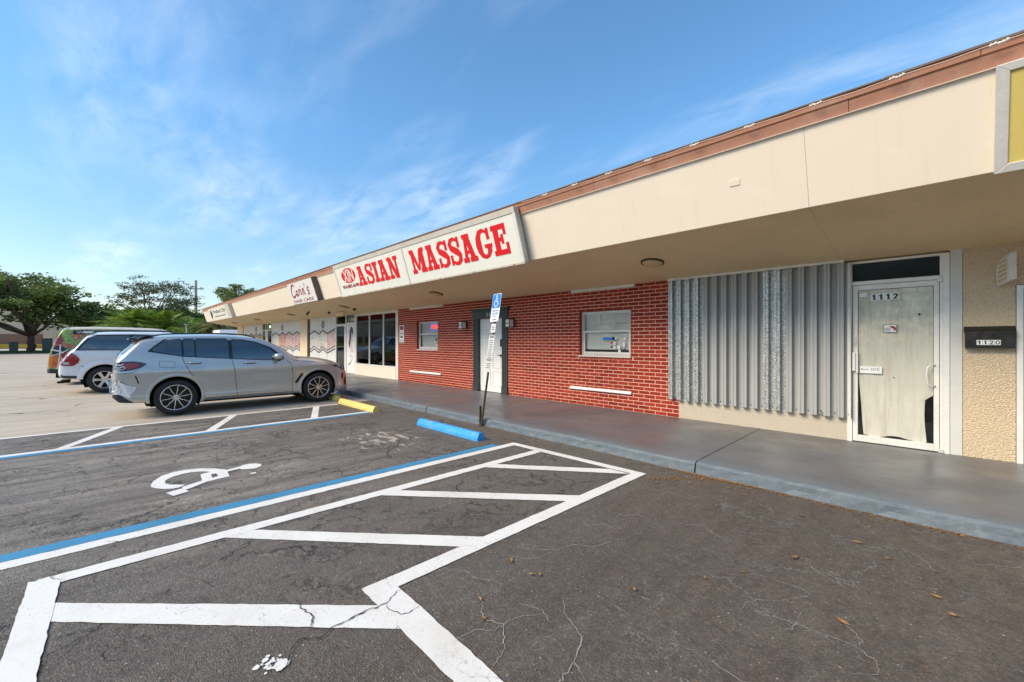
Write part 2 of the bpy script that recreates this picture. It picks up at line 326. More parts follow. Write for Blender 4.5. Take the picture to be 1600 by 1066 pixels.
def m_fascia():
    m, nt, b, o = newmat('fascia_paint')
    c = mixc(nt, noise(nt, o, .5, 5), (.755, .655, .53), (.80, .70, .572))
    st = noise(nt, vecmap(nt, o, (5.5, 1, .28)), 2.2, 6, .65, .3)
    c = mixc(nt, mth(nt, 'MULTIPLY', mr(nt, st, .56, .74), .30), c, (.62, .52, .39))
    pa = mr(nt, noise(nt, vecmap(nt, o, (1, 1, 1.8), loc=(4, 2, 1)), 1.1, 2, .4, .8), .60, .63)
    c = mixc(nt, mth(nt, 'MULTIPLY', pa, .22), c, (.84, .74, .62))
    v = N(nt, 'ShaderNodeTexVoronoi'); v.inputs['Scale'].default_value = 3.2; Lk(nt, o, v.inputs[0])
    c = mixc(nt, mth(nt, 'MULTIPLY', mr(nt, v.outputs['Distance'], .022, .012), .45), c, (.45, .36, .26))
    setc(nt, b, c); b.inputs['Roughness'].default_value = .62
    bump(nt, b, noise(nt, o, 7, 5, .6), .16, .012); return m
M['fascia'] = m_fascia()
M['soffit'] = pm('soffit_paint', (.82, .62, .37), .7, var=.06, vs=.5, fine=.05, fs=30, dirt=(.42, .32, .22), dirt_amt=.3, ds=.7, bmp=.1, bs=12, bd=.01)
M['stucco'] = m_stucco('yellow_stucco', (.80, .63, .42), 58); M['stucco_pale'] = m_stucco('pale_stucco', (.84, .73, .57), 95)
M['cream_column'] = pm('column_cream', (.84, .66, .44), .7, var=.06, fine=.06)
M['coping'] = pm('terracotta_coping', (.46, .215, .135), .55, var=.10, vs=2.5, fine=.06, dirt=(.58, .40, .31), dirt_amt=.5, ds=3, bmp=.1, bs=6)
M['roof_edge'] = pm('roof_felt', (.15, .11, .085), .85, var=.2)
M['cable'] = pm('coping_cable', (.55, .36, .27), .7); M['sealant'] = pm('sealant', (.72, .66, .58), .7, var=.2, vs=8)
M['alu'] = pm('aluminium', (.64, .62, .58), .4, .35, var=.06, fine=.08, dirt=(.36, .34, .31), dirt_amt=.4, ds=4)
M['alu_white'] = pm('white_aluminium', (.77, .745, .69), .45, .1, var=.05, fine=.06, dirt=(.40, .37, .33), dirt_amt=.45, ds=4)
M['white'] = pm('white_paint', (.84, .83, .80), .5, var=.04, dirt=(.55, .5, .44), dirt_amt=.3, ds=3)
M['panel_white'] = pm('white_panel', (.74, .73, .70), .5, var=.05, dirt=(.5, .46, .4), dirt_amt=.3, ds=2)
M['grey_panel'] = pm('grey_panel', (.61, .60, .56), .5, var=.05, dirt=(.46, .45, .42), dirt_amt=.4, ds=2.5)
M['dark_trim'] = pm('dark_trim', (.035, .042, .042), .45, var=.15)
M['black'] = pm('black_plastic', (.012, .012, .013), .4, var=.1); M['black_metal'] = pm('black_metal', (.008, .008, .009), .3, .2, coat=.3)
M['dark_room'] = pm('dark_interior', (.016, .013, .011), .9, var=.4); M['room'] = pm('dim_interior', (.06, .05, .045), .9, var=.4)  # near-black colours stand in for the darkness of unlit rooms
M['blind'] = pm('window_blind', (.62, .64, .60), .7, var=.05, dirt=(.42, .42, .38), dirt_amt=.3, ds=2)
M['galv'] = m_galv(); M['zinc'] = m_shutter()
M['glass'] = m_glass('window_glass', .02, (.50, .52, .50)); M['glass_dim'] = m_glass('dim_glass', 0., (.30, .29, .27), .12, .35); M['glass_clear'] = m_glass('clear_glass', 0., (.97, .97, .96), .03, .8)  # transom glass: darkness put in by a deep tint and cut reflection
M['glass_car'] = m_glass('car_glass', .17, (.03, .035, .04))
M['sign_face'] = pm('sign_face', (.80, .79, .71), .35, var=.03, fine=.02, dirt=(.62, .58, .47), dirt_amt=.35, ds=2)
M['sign_box'] = pm('sign_box', (.60, .56, .48), .5, var=.08, dirt=(.34, .28, .22), dirt_amt=.7, ds=3)
M['sign_red'] = pm('sign_red', (.72, .004, .008), .35, var=.05, fine=.03); M['sign_dark_red'] = pm('sign_dark_red', (.33, .015, .03), .4)
M['sign_black'] = pm('sign_black', (.01, .012, .012), .4); M['sign_yellow'] = pm('sign_yellow', (.60, .47, .13), .4, var=.05, dirt=(.52, .46, .2), dirt_amt=.4)
M['bronze'] = pm('lamp_bronze', (.085, .055, .03), .35, .6); M['lamp_glass'] = pm('lamp_diffuser', (.62, .46, .24), .4, var=.15, vs=9)
M['ada_blue'] = pm('ada_blue', (.012, .20, .62), .35, var=.05); M['post'] = pm('rusty_post', (.085, .058, .035), .75, .2, var=.3, vs=8, dirt=(.14, .10, .06), dirt_amt=.8, ds=9, bmp=.3)
M['stop_blue'] = pm('stop_blue', (.03, .33, .74), .5, var=.06, vs=4, fine=.06, dirt=(.30, .42, .50), dirt_amt=.75, ds=11, bmp=.35, bs=35)
M['stop_yellow'] = pm('stop_yellow', (.86, .60, .17), .55, var=.08, vs=4, fine=.08, dirt=(.55, .45, .28), dirt_amt=.75, ds=10, bmp=.35, bs=35)
M['paper'] = m_paper(); M['plate'] = pm('number_plate', (.82, .82, .79), .4, var=.04, dirt=(.4, .38, .33), dirt_amt=.5, ds=14)
M['brown_print'] = pm('print_brown', (.13, .11, .10), .5); M['hair'] = pm('print_hair', (.10, .055, .05), .5, var=.3, vs=9); M['skin_print'] = pm('print_skin', (.70, .55, .50), .5)
M['photo_pink'] = m_print('photo_pink', [(.25, .07, .07), (.66, .36, .33), (.80, .66, .6), (.45, .10, .12)], 3.5)
M['photo_orange'] = m_print('photo_orange', [(.22, .09, .05), (.62, .25, .13), (.72, .5, .4), (.3, .12, .1)], 3.5)
M['photo_pale'] = m_print('photo_pale', [(.16, .12, .10), (.72, .66, .58), (.8, .76, .7), (.38, .28, .2)], 3.2)
M['photo_green'] = m_print('photo_green', [(.05, .07, .02), (.30, .34, .06), (.55, .5, .16), (.1, .12, .03)], 3.5)
M['poster_purple'] = m_print('poster_purple', [(.02, .015, .04), (.10, .05, .16), (.34, .26, .42), (.04, .02, .06)], 3.0)
M['tyre'] = pm('tyre_rubber', (.018, .018, .019), .75, var=.15, bmp=.2); M['rim'] = pm('rim_metal', (.70, .68, .66), .25, .85, var=.04); M['rim_dark'] = pm('rim_dark', (.012, .012, .013), .35, .3)
M['car_grey'] = m_car('car_paint_grey', (.53, .53, .505), .6, .29); M['car_white'] = m_car('car_paint_white', (.78, .78, .78), .0, .3); M['car_silver'] = m_car('car_paint_silver', (.55, .56, .57), .5)
M['trim'] = pm('car_trim', (.010, .010, .011), .35, coat=.3); M['cladding'] = pm('car_cladding', (.035, .036, .038), .6); M['chrome'] = pm('chrome', (.7, .7, .7), .15, 1., var=.02)
M['under'] = pm('underbody', (.006, .006, .006), .9); M['seam'] = pm('panel_gap', (.012, .012, .012), .8)
M['lamp_red'] = pm('lamp_red', (.30, .006, .008), .12, coat=1., var=.2, vs=12); M['lamp_dark'] = pm('lamp_dark', (.03, .006, .006), .12, coat=1.); M['lamp_clear'] = pm('lamp_clear', (.55, .56, .58), .12, .3, coat=1.)
M['wrap'] = m_wrap(); M['carrot'] = m_print('carrot_print', [(.20, .02, .01), (.62, .10, .02), (.75, .24, .05), (.35, .04, .02)], 6); M['sheet'] = pm('paper_sheet', (.78, .78, .76), .6, var=.06)
M['leaf_oak'] = m_leaf('leaf_oak', (.08, .13, .028), (.30, .38, .10)); M['leaf_bright'] = m_leaf('leaf_bright', (.09, .17, .018), (.28, .42, .06), .4)
M['leaf_mid'] = m_leaf('leaf_mid', (.07, .13, .022), (.25, .34, .085)); M['leaf_sparse'] = m_leaf('leaf_sparse', (.08, .095, .045), (.20, .21, .11))
M['leaf_dry'] = m_leaf('leaf_dry', (.10, .12, .03), (.30, .27, .10)); M['bark'] = pm('bark', (.11, .08, .055), .9, var=.3, vs=6, bmp=.6, bs=12, bd=.03)
M['grass'] = m_leaf('grass_blade', (.05, .10, .015), (.14, .22, .04)); M['soil'] = pm('soil', (.09, .11, .035), .95, var=.3)
M['concrete'] = pm('pale_concrete', (.55, .52, .46), .8, var=.08); M['beige_wall'] = pm('beige_wall', (.62, .50, .36), .75, var=.05); M['brown_wall'] = pm('brown_wall', (.26, .15, .10), .75, var=.15)
M['yellow_wall'] = pm('yellow_band', (.72, .50, .06), .6); M['grey_box'] = pm('grey_cabinet', (.10, .11, .10), .6)
M['pole'] = pm('pole_grey', (.40, .36, .30), .7, var=.15); M['red_band'] = pm('red_band', (.5, .02, .02), .4)
M['leaf_litter'] = m_leaf('leaf_litter', (.22, .08, .025), (.48, .28, .10), .1)
M['neon_red'] = m_emit('neon_red', (1., .05, .05), 1.6); M['neon_blue'] = m_emit('neon_blue', (.12, .15, .8), .8); M['exit_green'] = m_emit('exit_green', (.4, 1., .5), 1.5)

# ------------------------------------------------------------------ text meshes, made first while the scene is small
_TX = {}
def prep_texts(L):
    for s, bold in L:
        cu = bpy.data.curves.new('t', 'FONT'); cu.body = s; cu.extrude = 0; cu.resolution_u = 3
        if bold: cu.offset = .016
        o = bpy.data.objects.new('t', cu); COL.objects.link(o)
        bpy.context.view_layer.update()
        me = o.to_mesh(); _TX[s] = ([v.co.copy() for v in me.vertices], [tuple(p.vertices) for p in me.polygons]); o.to_mesh_clear()
        bpy.data.objects.remove(o); bpy.data.curves.remove(cu)
prep_texts([(s, 1) for s in ['1112', '1120', '1108', '1104', 'XIN', '954.885.6640', 'HAIR CARE', 'Produce City', 'FARMERS MARKET', 'OPEN', 'WWW.', 'E', '2', 'C', "Corin's", 'RESERVED PARKING', 'DISABLED PERMIT', 'REQUIRED', '$250 FINE', 'TOW-AWAY', 'HOURS', 'MASSAGE', '-- 1112']])

# ------------------------------------------------------------------ mesh builder
BASE = {}
class MB:
    def __init__(s): s.v = []; s.f = []
    def add(s, vs, fs):
        n = len(s.v); s.v += [tuple(v) for v in vs]; s.f += [tuple(n+i for i in f) for f in fs]; return s
    def box(s, x0, x1, y0, y1, z0, z1):
        x0, x1 = min(x0, x1), max(x0, x1); y0, y1 = min(y0, y1), max(y0, y1); z0, z1 = min(z0, z1), max(z0, z1)
        return s.add([(x0,y0,z0),(x1,y0,z0),(x1,y1,z0),(x0,y1,z0),(x0,y0,z1),(x1,y0,z1),(x1,y1,z1),(x0,y1,z1)],
                     [(0,3,2,1),(4,5,6,7),(0,1,5,4),(1,2,6,5),(2,3,7,6),(3,0,4,7)])
    def prism(s, poly, a, b, T=lambda u, v, w: (u, v, w)):
        """polygon (u,v) extruded from w=a to w=b, T maps u,v,w to the world"""
        n = len(poly); tri = tessellate_polygon([[Vector((p[0], p[1], 0)) for p in poly]])
        vs = [T(p[0], p[1], a) for p in poly] + [T(p[0], p[1], b) for p in poly]
        fs = [tuple(reversed(t)) for t in tri] + [tuple(n+i for i in t) for t in tri] + [(i, (i+1) % n, n+(i+1) % n, n+i) for i in range(n)]
        return s.add(vs, fs)
    def flat(s, poly, T=lambda u, v: (u, v, 0)):
        tri = tessellate_polygon([[Vector((p[0], p[1], 0)) for p in poly]])
        return s.add([T(*p) for p in poly], [tuple(t) for t in tri])
    def tube(s, pts, r, n=8, cap=True):
        pts = [Vector(p) for p in pts]; rs = r if isinstance(r, (list, tuple)) else [r]*len(pts); base = len(s.v); k = len(pts); a = None
        for i, p in enumerate(pts):
            d = (pts[min(i+1, k-1)] - pts[max(i-1, 0)]).normalized()
            if a is None: a = d.orthogonal().normalized()
            a = (a - d*a.dot(d)).normalized(); b = d.cross(a)
            for j in range(n):
                t = 2*math.pi*j/n; s.v.append(tuple(p + (a*math.cos(t) + b*math.sin(t))*rs[i]))
        for i in range(k-1):
            for j in range(n): s.f.append((base+i*n+j, base+i*n+(j+1) % n, base+(i+1)*n+(j+1) % n, base+(i+1)*n+j))
        if cap: s.f.append(tuple(base+j for j in reversed(range(n)))); s.f.append(tuple(base+(k-1)*n+j for j in range(n)))
        return s
    def lathe(s, prof, T, n=24):
        """profile (r,h) spun; T maps (x,y,h)"""
        base = len(s.v); k = len(prof)
        for r, h in prof:
            for j in range(n):
                t = 2*math.pi*j/n; s.v.append(tuple(T(r*math.cos(t), r*math.sin(t), h)))
        for i in range(k-1):
            for j in range(n): s.f.append((base+i*n+j, base+i*n+(j+1) % n, base+(i+1)*n+(j+1) % n, base+(i+1)*n+j))
        return s
    def grid(s, rows):
        n = len(s.v); m = len(rows[0])
        for r in rows: s.v += [tuple(p) for p in r]
        for i in range(len(rows)-1):
            for j in range(m-1): s.f.append((n+i*m+j, n+i*m+j+1, n+(i+1)*m+j+1, n+(i+1)*m+j))
        return s
    def ribbon(s, pts, w, T):
        """stroke of width w (one value or per point) along 2D pts"""
        k = len(pts); ws = w if isinstance(w, (list, tuple)) else [w]*k; L = []; Rr = []
        for i in range(k):
            a = pts[max(i-1, 0)]; b = pts[min(i+1, k-1)]; dx, dy = b[0]-a[0], b[1]-a[1]; l = math.hypot(dx, dy) or 1
            nx, ny = -dy/l*ws[i]/2, dx/l*ws[i]/2; L.append((pts[i][0]+nx, pts[i][1]+ny)); Rr.append((pts[i][0]-nx, pts[i][1]-ny))
        return s.grid([[T(*p) for p in L], [T(*p) for p in Rr]])
    def text(s, t, x0, x1, z0, z1, T, shear=0.):
        vs, fs = _TX[t]; xs = [v.x + shear*v.y for v in vs]; ys = [v.y for v in vs]
        ax, bx, ay, by = min(xs), max(xs), min(ys), max(ys)
        return s.add([T(x0+(x-ax)/(bx-ax)*(x1-x0), z0+(v.y-ay)/(by-ay)*(z1-z0)) for x, v in zip(xs, vs)], fs)
    def build(s, name, mat, parent=None, smooth=False, label=None, cat=None, group=None, kind=None, bevel=0.):
        me = bpy.data.meshes.new(name); b = BASE.get(parent.name, (0, 0, 0)) if parent else (0, 0, 0)
        me.from_pydata([(v[0]-b[0], v[1]-b[1], v[2]-b[2]) for v in s.v], [], s.f)
        bm = bmesh.new(); bm.from_mesh(me); bmesh.ops.recalc_face_normals(bm, faces=bm.faces); bm.to_mesh(me); bm.free()
        if smooth: me.shade_smooth()
        me.materials.append(mat if not isinstance(mat, str) else M[mat])
        o = bpy.data.objects.new(name, me); COL.objects.link(o)
        if parent: o.parent = parent; BASE[o.name] = b
        if bevel:
            bv = o.modifiers.new('bevel', 'BEVEL'); bv.width = bevel; bv.segments = 2; bv.limit_method = 'ANGLE'
        return tag(o, label, cat, group, kind)
def tag(o, label=None, cat=None, group=None, kind=None):
    if label: o['label'] = label
    if cat: o['category'] = cat
    if group: o['group'] = group
    if kind: o['kind'] = kind
    return o
def thing(name, loc, label, cat, group=None, local=False, rz=0.):
    o = bpy.data.objects.new(name, None); COL.objects.link(o); o.location = loc; o.rotation_euler = (0, 0, rz)
    o.empty_display_size = .2
    BASE[o.name] = (0, 0, 0) if local else tuple(loc)
    return tag(o, label, cat, group)
def copy_tree(src, loc=None, rot=None, parent=None):
    c = src.copy(); COL.objects.link(c); BASE[c.name] = BASE.get(src.name, (0, 0, 0))
    if parent: c.parent = parent
    if loc is not None: c.location = loc
    if rot is not None: c.rotation_euler = rot
    for ch in [x for x in bpy.data.objects if x.parent == src]:
        copy_tree(ch, None, None, c)
    return c
# ================================================================== THE SETTING
gd = MB().add([(-900,-900,-.012),(900,-900,-.012),(900,900,-.012),(-900,900,-.012)], [(0,1,2,3)]).build('ground', 'old_asphalt', kind='structure')
as_ = MB().grid([[(x, y, 0) for x in np.linspace(-10.44, 40, 40)] for y in np.linspace(-40, 5.05, 30)]).build('asphalt_lot', 'asphalt', kind='structure')

def strip4(mb, a, b, c, d, z, jit=.0022, seg=.05):
    """painted band, long edges a-b and d-c"""
    L = max(math.dist(a, b), math.dist(d, c)); n = max(2, int(L/seg)); top = []; bot = []
    for i in range(n+1):
        t = i/n; j1 = rng.gauss(0, jit); j2 = rng.gauss(0, jit)
        p = (a[0]+(b[0]-a[0])*t, a[1]+(b[1]-a[1])*t); q = (d[0]+(c[0]-d[0])*t, d[1]+(c[1]-d[1])*t)
        l = math.dist(p, q) or 1; ux, uy = (p[0]-q[0])/l, (p[1]-q[1])/l
        top.append((p[0]+ux*j1, p[1]+uy*j1, z)); bot.append((q[0]+ux*j2, q[1]+uy*j2, z))
    return mb.grid([top, bot])
ln = MB(); strip4(ln, (-4.56,-6), (-4.595,4.30), (-4.465,4.40), (-4.40,-6), .004)
strip4(ln, (-4.60,4.30), (-4.465,4.40), (-4.55,4.46), (-4.60,4.44), .004, .001)
ln.build('bay_line', 'white_line', kind='structure')
ln = MB(); strip4(ln, (-4.74,-6), (-4.745,4.16), (-4.60,4.16), (-4.565,-6), .0042); ln.build('blue_bay_line', 'blue_line', kind='structure')
ln = MB(); strip4(ln, (-4.56,4.46), (-2.44,4.52), (-2.56,4.395), (-4.46,4.34), .005); ln.build('aisle_front_line', 'white_line', kind='structure')
ln = MB(); strip4(ln, (-4.085,-.34), (-4.06,4.36), (-3.93,4.37), (-3.945,-.24), .006); ln.build('aisle_line', 'white_line', kind='structure')
ln = MB(); strip4(ln, (-4.08,-.365), (-1.9,-.385), (-1.9,-.255), (-4.0,-.22), .007); ln.build('aisle_end_line', 'white_line', kind='structure')
ln = MB(); strip4(ln, (-2.535,1.14), (-2.57,4.42), (-2.435,4.51), (-2.40,1.30), .006); ln.build('aisle_side_line', 'white_line', kind='structure')
ln = MB(); strip4(ln, (-2.53,1.135), (-.6,1.115), (-.6,1.275), (-2.42,1.315), .007); ln.build('aisle_return_line', 'white_line', kind='structure')
for a in [((-3.68,-.25),(-2.31,1.14),(-2.04,1.13),(-3.45,-.25)), ((-3.97,.84),(-2.52,2.16),(-2.52,1.93),(-3.97,.64)), ((-3.98,2.14),(-2.55,3.41),(-2.54,3.20),(-3.98,1.94)), ((-3.98,3.48),(-2.83,4.37),(-2.57,4.37),(-3.98,3.29))]:
    ln = MB(); strip4(ln, *a, .005); ln.build('hatch_stripe', 'white_line', kind='structure')
# far aisle
ln = MB(); strip4(ln, (-10.47,-6), (-10.40,4.05), (-10.30,4.05), (-10.34,-6), .004); ln.build('bay_line', 'white_line', kind='structure')
ln = MB(); strip4(ln, (-8.86,-6), (-8.86,4.10), (-8.74,4.10), (-8.72,-6), .004); ln.build('bay_line', 'white_line', kind='structure')
ln = MB(); strip4(ln, (-8.72,-6), (-8.74,4.10), (-8.60,4.10), (-8.56,-6), .0042); ln.build('blue_bay_line', 'blue_line', kind='structure')
for a in [((-8.82,-.42),(-10.38,.24),(-10.38,.09),(-8.82,-.56)), ((-8.82,1.34),(-10.38,1.98),(-10.38,1.84),(-8.82,1.19)), ((-8.84,3.06),(-10.36,3.62),(-10.36,3.48),(-8.84,2.92)), ((-8.82,-2.1),(-10.38,-1.47),(-10.38,-1.62),(-8.82,-2.25))]:
    ln = MB(); strip4(ln, *a, .005); ln.build('hatch_stripe', 'white_line', kind='structure')

# the wheelchair symbol
T4 = lambda z: (lambda u, v: (u, v, z))
arc = [(-5.69,.6),(-5.74,.55),(-5.81,.48),(-5.88,.45),(-5.97,.45),(-6.04,.47),(-6.12,.53),(-6.17,.61),(-6.18,.7),(-6.14,.79),(-6.08,.85),(-6.04,.87),(-6.06,.99),(-6.16,.94),(-6.29,.81),(-6.35,.67),(-6.33,.55),(-6.25,.44),(-6.07,.36),(-5.94,.33),(-5.85,.33),(-5.77,.36),(-5.68,.42),(-5.63,.49),(-5.63,.54)]
sym = MB().flat(arc, T4(.0050))
for q in ([(-6.04,.87),(-6.06,.99),(-6.0,1.03),(-5.93,1.02),(-5.92,.86),(-6.02,.80)], [(-5.92,.91),(-5.93,1.02),(-5.69,1.0),(-5.68,.91)], [(-5.79,.91),(-5.68,.91),(-5.64,.76),(-5.76,.85)], [(-6.02,.80),(-5.92,.86),(-5.76,.85),(-5.64,.76),(-5.72,.75),(-6.0,.77)]): sym.flat(q, T4(.0054))
sym.flat([(-5.66,.80),(-5.73,.76),(-5.62,.56),(-5.57,.57),(-5.52,.42),(-5.36,.47),(-5.41,.60),(-5.49,.58),(-5.52,.63)], T4(.0058))
sym.flat([(-6.0,1.0),(-6.04,1.15),(-6.09,1.21),(-6.1,1.28),(-6.06,1.35),(-5.99,1.38),(-5.92,1.38),(-5.87,1.34),(-5.83,1.28),(-5.86,1.21),(-5.9,1.16),(-5.95,1.15),(-5.91,1.0)], T4(.0050))
sym.flat([(-5.67,1.2),(-5.67,1.26),(-5.61,1.25),(-5.62,1.2)], T4(.005))
sym.build('wheelchair_symbol', 'white_line', kind='structure')

# cracks that run over the paint, and smaller pale ones on the right
def crack(pts, w, mat, z=.0105, name='asphalt_crack'):
    out = []
    for a, b in zip(pts[:-1], pts[1:]):
        n = max(2, int(math.dist(a, b)/.018))
        for i in range(n): t = i/n; out.append((a[0]+(b[0]-a[0])*t+rng.gauss(0, .0045), a[1]+(b[1]-a[1])*t+rng.gauss(0, .0045)))
    out.append(pts[-1])
    ws = [w*(.35+rng.random())*min(1, .25+3*min(i, len(out)-1-i)/len(out)) for i in range(len(out))]
    return MB().ribbon(out, ws, lambda x, y: (x, y, z)).build(name, mat, kind='structure')
crack([(-2.12,.55),(-2.19,.62),(-2.27,.66),(-2.33,.72),(-2.26,.79),(-2.30,.87),(-2.30,.96),(-2.31,1.08),(-2.30,1.14),(-2.29,1.18),(-2.31,1.22),(-2.36,1.28),(-2.33,1.36)], .0085, 'crack')
crack([(-2.28,1.17),(-2.23,1.16),(-2.14,1.19),(-2.12,1.23),(-2.13,1.31)], .005, 'crack')
crack([(-2.74,.80),(-2.56,.81),(-2.46,.83),(-2.38,.79),(-2.30,.84)], .006, 'crack')
crack([(-4.5,-.02),(-4.42,.06),(-4.36,.02),(-4.28,.09)], .006, 'crack'); crack([(-4.22,-.3),(-4.12,-.22),(-4.05,-.27),(-3.96,-.2)], .005, 'crack')
for p in [[(-1.94,1.62),(-1.8,1.5),(-1.68,1.55),(-1.55,1.44),(-1.5,1.32)], [(-1.62,2.0),(-1.5,1.86),(-1.32,1.78),(-1.25,1.62),(-1.1,1.55)], [(-1.25,1.62),(-1.22,1.48),(-1.15,1.4)], [(-2.3,2.2),(-2.15,2.26),(-2.02,2.38),(-1.98,2.55),(-1.85,2.62),(-1.8,2.8)], [(-2.22,2.95),(-2.1,2.9),(-2.02,3.02),(-1.9,3.0),(-1.84,3.12)], [(-2.15,3.3),(-2.0,3.28),(-1.92,3.4),(-1.78,3.38)], [(-.75,1.9),(-.6,1.85),(-.52,1.95),(-.38,1.9),(-.3,2.0),(-.12,1.98)], [(-1.75,1.75),(-1.62,1.8),(-1.5,1.75)]]:
    crack(p, .0060, 'crack_light', .004)
for i in range(22):
    x, y = rng.uniform(-2.4, .2), rng.uniform(1.4, 4.4); a = rng.random()*6.3; p = [(x, y)]
    for k in range(rng.randint(3, 7)): a += rng.gauss(0, .6); p.append((p[-1][0]+.11*math.cos(a), p[-1][1]+.11*math.sin(a)))
    crack(p, .0044, 'crack_light', .004)
for i in range(16):
    x, y = rng.choice([(rng.uniform(-4.5, -2.4), rng.uniform(.1, 3)), (rng.uniform(-8.4, -4.8), rng.uniform(-.8, 1.6)), (rng.uniform(-3.6, -2.2), rng.uniform(-.1, .9))]); a = rng.random()*6.3; p = [(x, y)]
    for k in range(rng.randint(2, 5)): a += rng.gauss(0, .7); p.append((p[-1][0]+.06*math.cos(a), p[-1][1]+.06*math.sin(a)))
    crack(p, .0040, 'crack', .004)
sp = MB()
for i in range(34):
    cx, cy = -2.25+rng.gauss(0, .032), .567+rng.gauss(0, .022); r = abs(rng.gauss(0, .008))+.003; n = 7
    sp.flat([(cx+r*math.cos(2*math.pi*j/n)*(.6+.7*rng.random()), cy+r*math.sin(2*math.pi*j/n)*(.6+.7*rng.random())) for j in range(n)], T4(.004+i*.0001))
sp.build('paint_splash', 'white_line', kind='structure')

# walkway slabs with their painted kerb edge
JX = [-45.0, -36.95, -31.13, -25.31, -19.49, -13.67, -7.85, -2.06, 3.8, 9.6, 14.0]
walk = MB().box(-45, 14, 5.2, 7.8, -.02, .10).build('walkway', 'joint', kind='structure')
for x0, x1 in zip(JX[:-1], JX[1:]):
    sk = .035; rows = []; n = max(2, int((x1-x0)/.12))
    prof = [(4.955, -.01), (4.968, .05), (4.975, .10), (4.995, .122), (5.03, .130), (5.3, .131), (7.75, .131)]
    for i in range(n+1):
        x = x0+.006+(x1-x0-.012)*i/n; j = .010*math.sin(x*3.1)+rng.gauss(0, .003)
        rows.append([(x + (y-5)*-.02, y+(j if y < 5.1 else 0)+(rng.gauss(0, .003) if y < 5.05 else 0), z+(rng.gauss(0, .002) if y < 5.05 else 0)) for y, z in prof])
    MB().grid(rows).build('slab', 'walk', walk, smooth=False)
    MB().grid([[(r[k][0], r[k][1]-.003, r[k][2]) for k in (0, 1, 2, 3)] for r in rows]).build('kerb_edge', 'curb', walk)
# grass verge and pavement far left
MB().box(-88, -79, -60, 2, -.02, .12).build('verge', 'soil', kind='structure')
MB().box(-124, -94, -80, 30, -.02, .05).build('far_pavement', 'concrete', kind='structure')
g = MB(); P_ = nrs.rand(9000, 4)
for x, y, a, h in P_:
    X, Y = -79.0-9*x, -30+31*y; a *= 6.28; w = .05; h = .10+.16*h; c, s_ = math.cos(a)*w, math.sin(a)*w
    g.add([(X-c, Y-s_, .1), (X+c, Y+s_, .1), (X+s_, Y+c, .1+h)], [(0, 1, 2)])
g.build('grass', 'grass', kind='stuff', label='mown green grass on the verge across the lot')

# ================================================================== THE SHOP BUILDING
YW, ZF = 7.62, .13
bld = thing('shop_building', (-14, 7.62, 0), 'long single storey cream strip of shops with red brick front and terracotta roof edge', 'building')
def TF(off): return lambda x, z: (x, 5.62-.312*(z-3.04)-off*.9546, z-off*.298)
def TF3(base=0.): return lambda x, z, w: (x, 5.62-.312*(z-3.04)-(w+base)*.9546, z-(w+base)*.298)
FJ = [-40.5, -35.4, -30.5, -25.62, -20.72, -15.8, -10.9, -5.97, -1.074, 3.8, 8.7, 13.0]
for x0, x1 in zip(FJ[:-1], FJ[1:]):
    MB().prism([(x0+.0012, 3.04), (x1-.0012, 3.04), (x1-.0012, 3.86), (x0+.0012, 3.86)], -.05, 0, TF3()).build('fascia_panel', 'fascia', bld, bevel=.002)
MB().prism([(-40.49, 3.05), (12.9, 3.05), (12.9, 3.85), (-40.49, 3.85)], -.09, -.055, TF3()).build('fascia_backing', 'joint', bld)
# soffit panels between seams, sloping down to the wall
def SZ(y): return 3.04 + (y-5.64)*(2.69-3.04)/(7.62-5.64)
for x0, x1 in zip(FJ[:-1], FJ[1:]):
    MB().add([(x0+.001, 5.623, 3.037), (x1-.001, 5.623, 3.037), (x1-.001, 7.9, SZ(7.9)), (x0+.001, 7.9, SZ(7.9)), (x0+.001, 5.66, 3.062), (x1-.001, 5.66, 3.062), (x1-.001, 7.9, SZ(7.9)+.02), (x0+.001, 7.9, SZ(7.9)+.02)],
             [(0,3,2,1),(4,5,6,7),(0,1,5,4),(1,2,6,5),(2,3,7,6),(3,0,4,7)]).build('soffit_panel', 'soffit', bld)
MB().add([(-40.5,5.68,3.068),(13,5.68,3.068),(13,7.9,SZ(7.9)+.03),(-40.5,7.9,SZ(7.9)+.03)], [(0,1,2,3)]).build('soffit_backing', 'joint', bld)
MB().box(-40.45, 13, 5.42, 22, 3.9, 4.0).build('roof', 'roof_edge', bld)
MB().add([(-40.5,5.62,3.04),(-40.5,5.36,3.87),(-40.5,7.9,3.87),(-40.5,7.9,SZ(7.9))], [(0,1,2,3)]).build('canopy_end', 'cream', bld)
MB().box(-40.0, -39.8, 7.9, 22, 0, 3.95).box(12.8, 13, 7.9, 22, 0, 3.95).box(-40, 13, 21.8, 22, 0, 3.95).build('rear_wall', 'cream', bld)
# coping: lower and upper metal laps
def lap(x0, x1, z0, z1, o, mat, nm):
    MB().prism([(x0, z0), (x1, z0), (x1, z1), (x0, z1)], o-.02, o, TF3()).build(nm, mat, bld, bevel=.002)
x = -40.5; i = 0
CJ = [-40.5] + [-.69-3.05*k for k in range(13, -1, -1)] + [2.36, 5.41, 8.46, 13]
for x0, x1 in zip(CJ[:-1], CJ[1:]):
    lap(x0+.002, x1-.002, 3.845, 3.975, .022+.002*(i % 2), 'coping', 'coping'); i += 1
CU = [-40.5] + [.19-3.05*k for k in range(13, -1, -1)] + [3.24, 6.29, 9.34, 13]
for x0, x1 in zip(CU[:-1], CU[1:]):
    lap(x0+.002, x1-.002, 3.966, 4.03+.004*(i % 2), .034+.003*(i % 2), 'coping', 'coping_cap'); i += 1
MB().prism([(-40.5, 3.842), (13, 3.842), (13, 3.848), (-40.5, 3.848)], 0, .03, TF3()).build('drip_edge', 'cream', bld)
re = MB(); x = -40.5
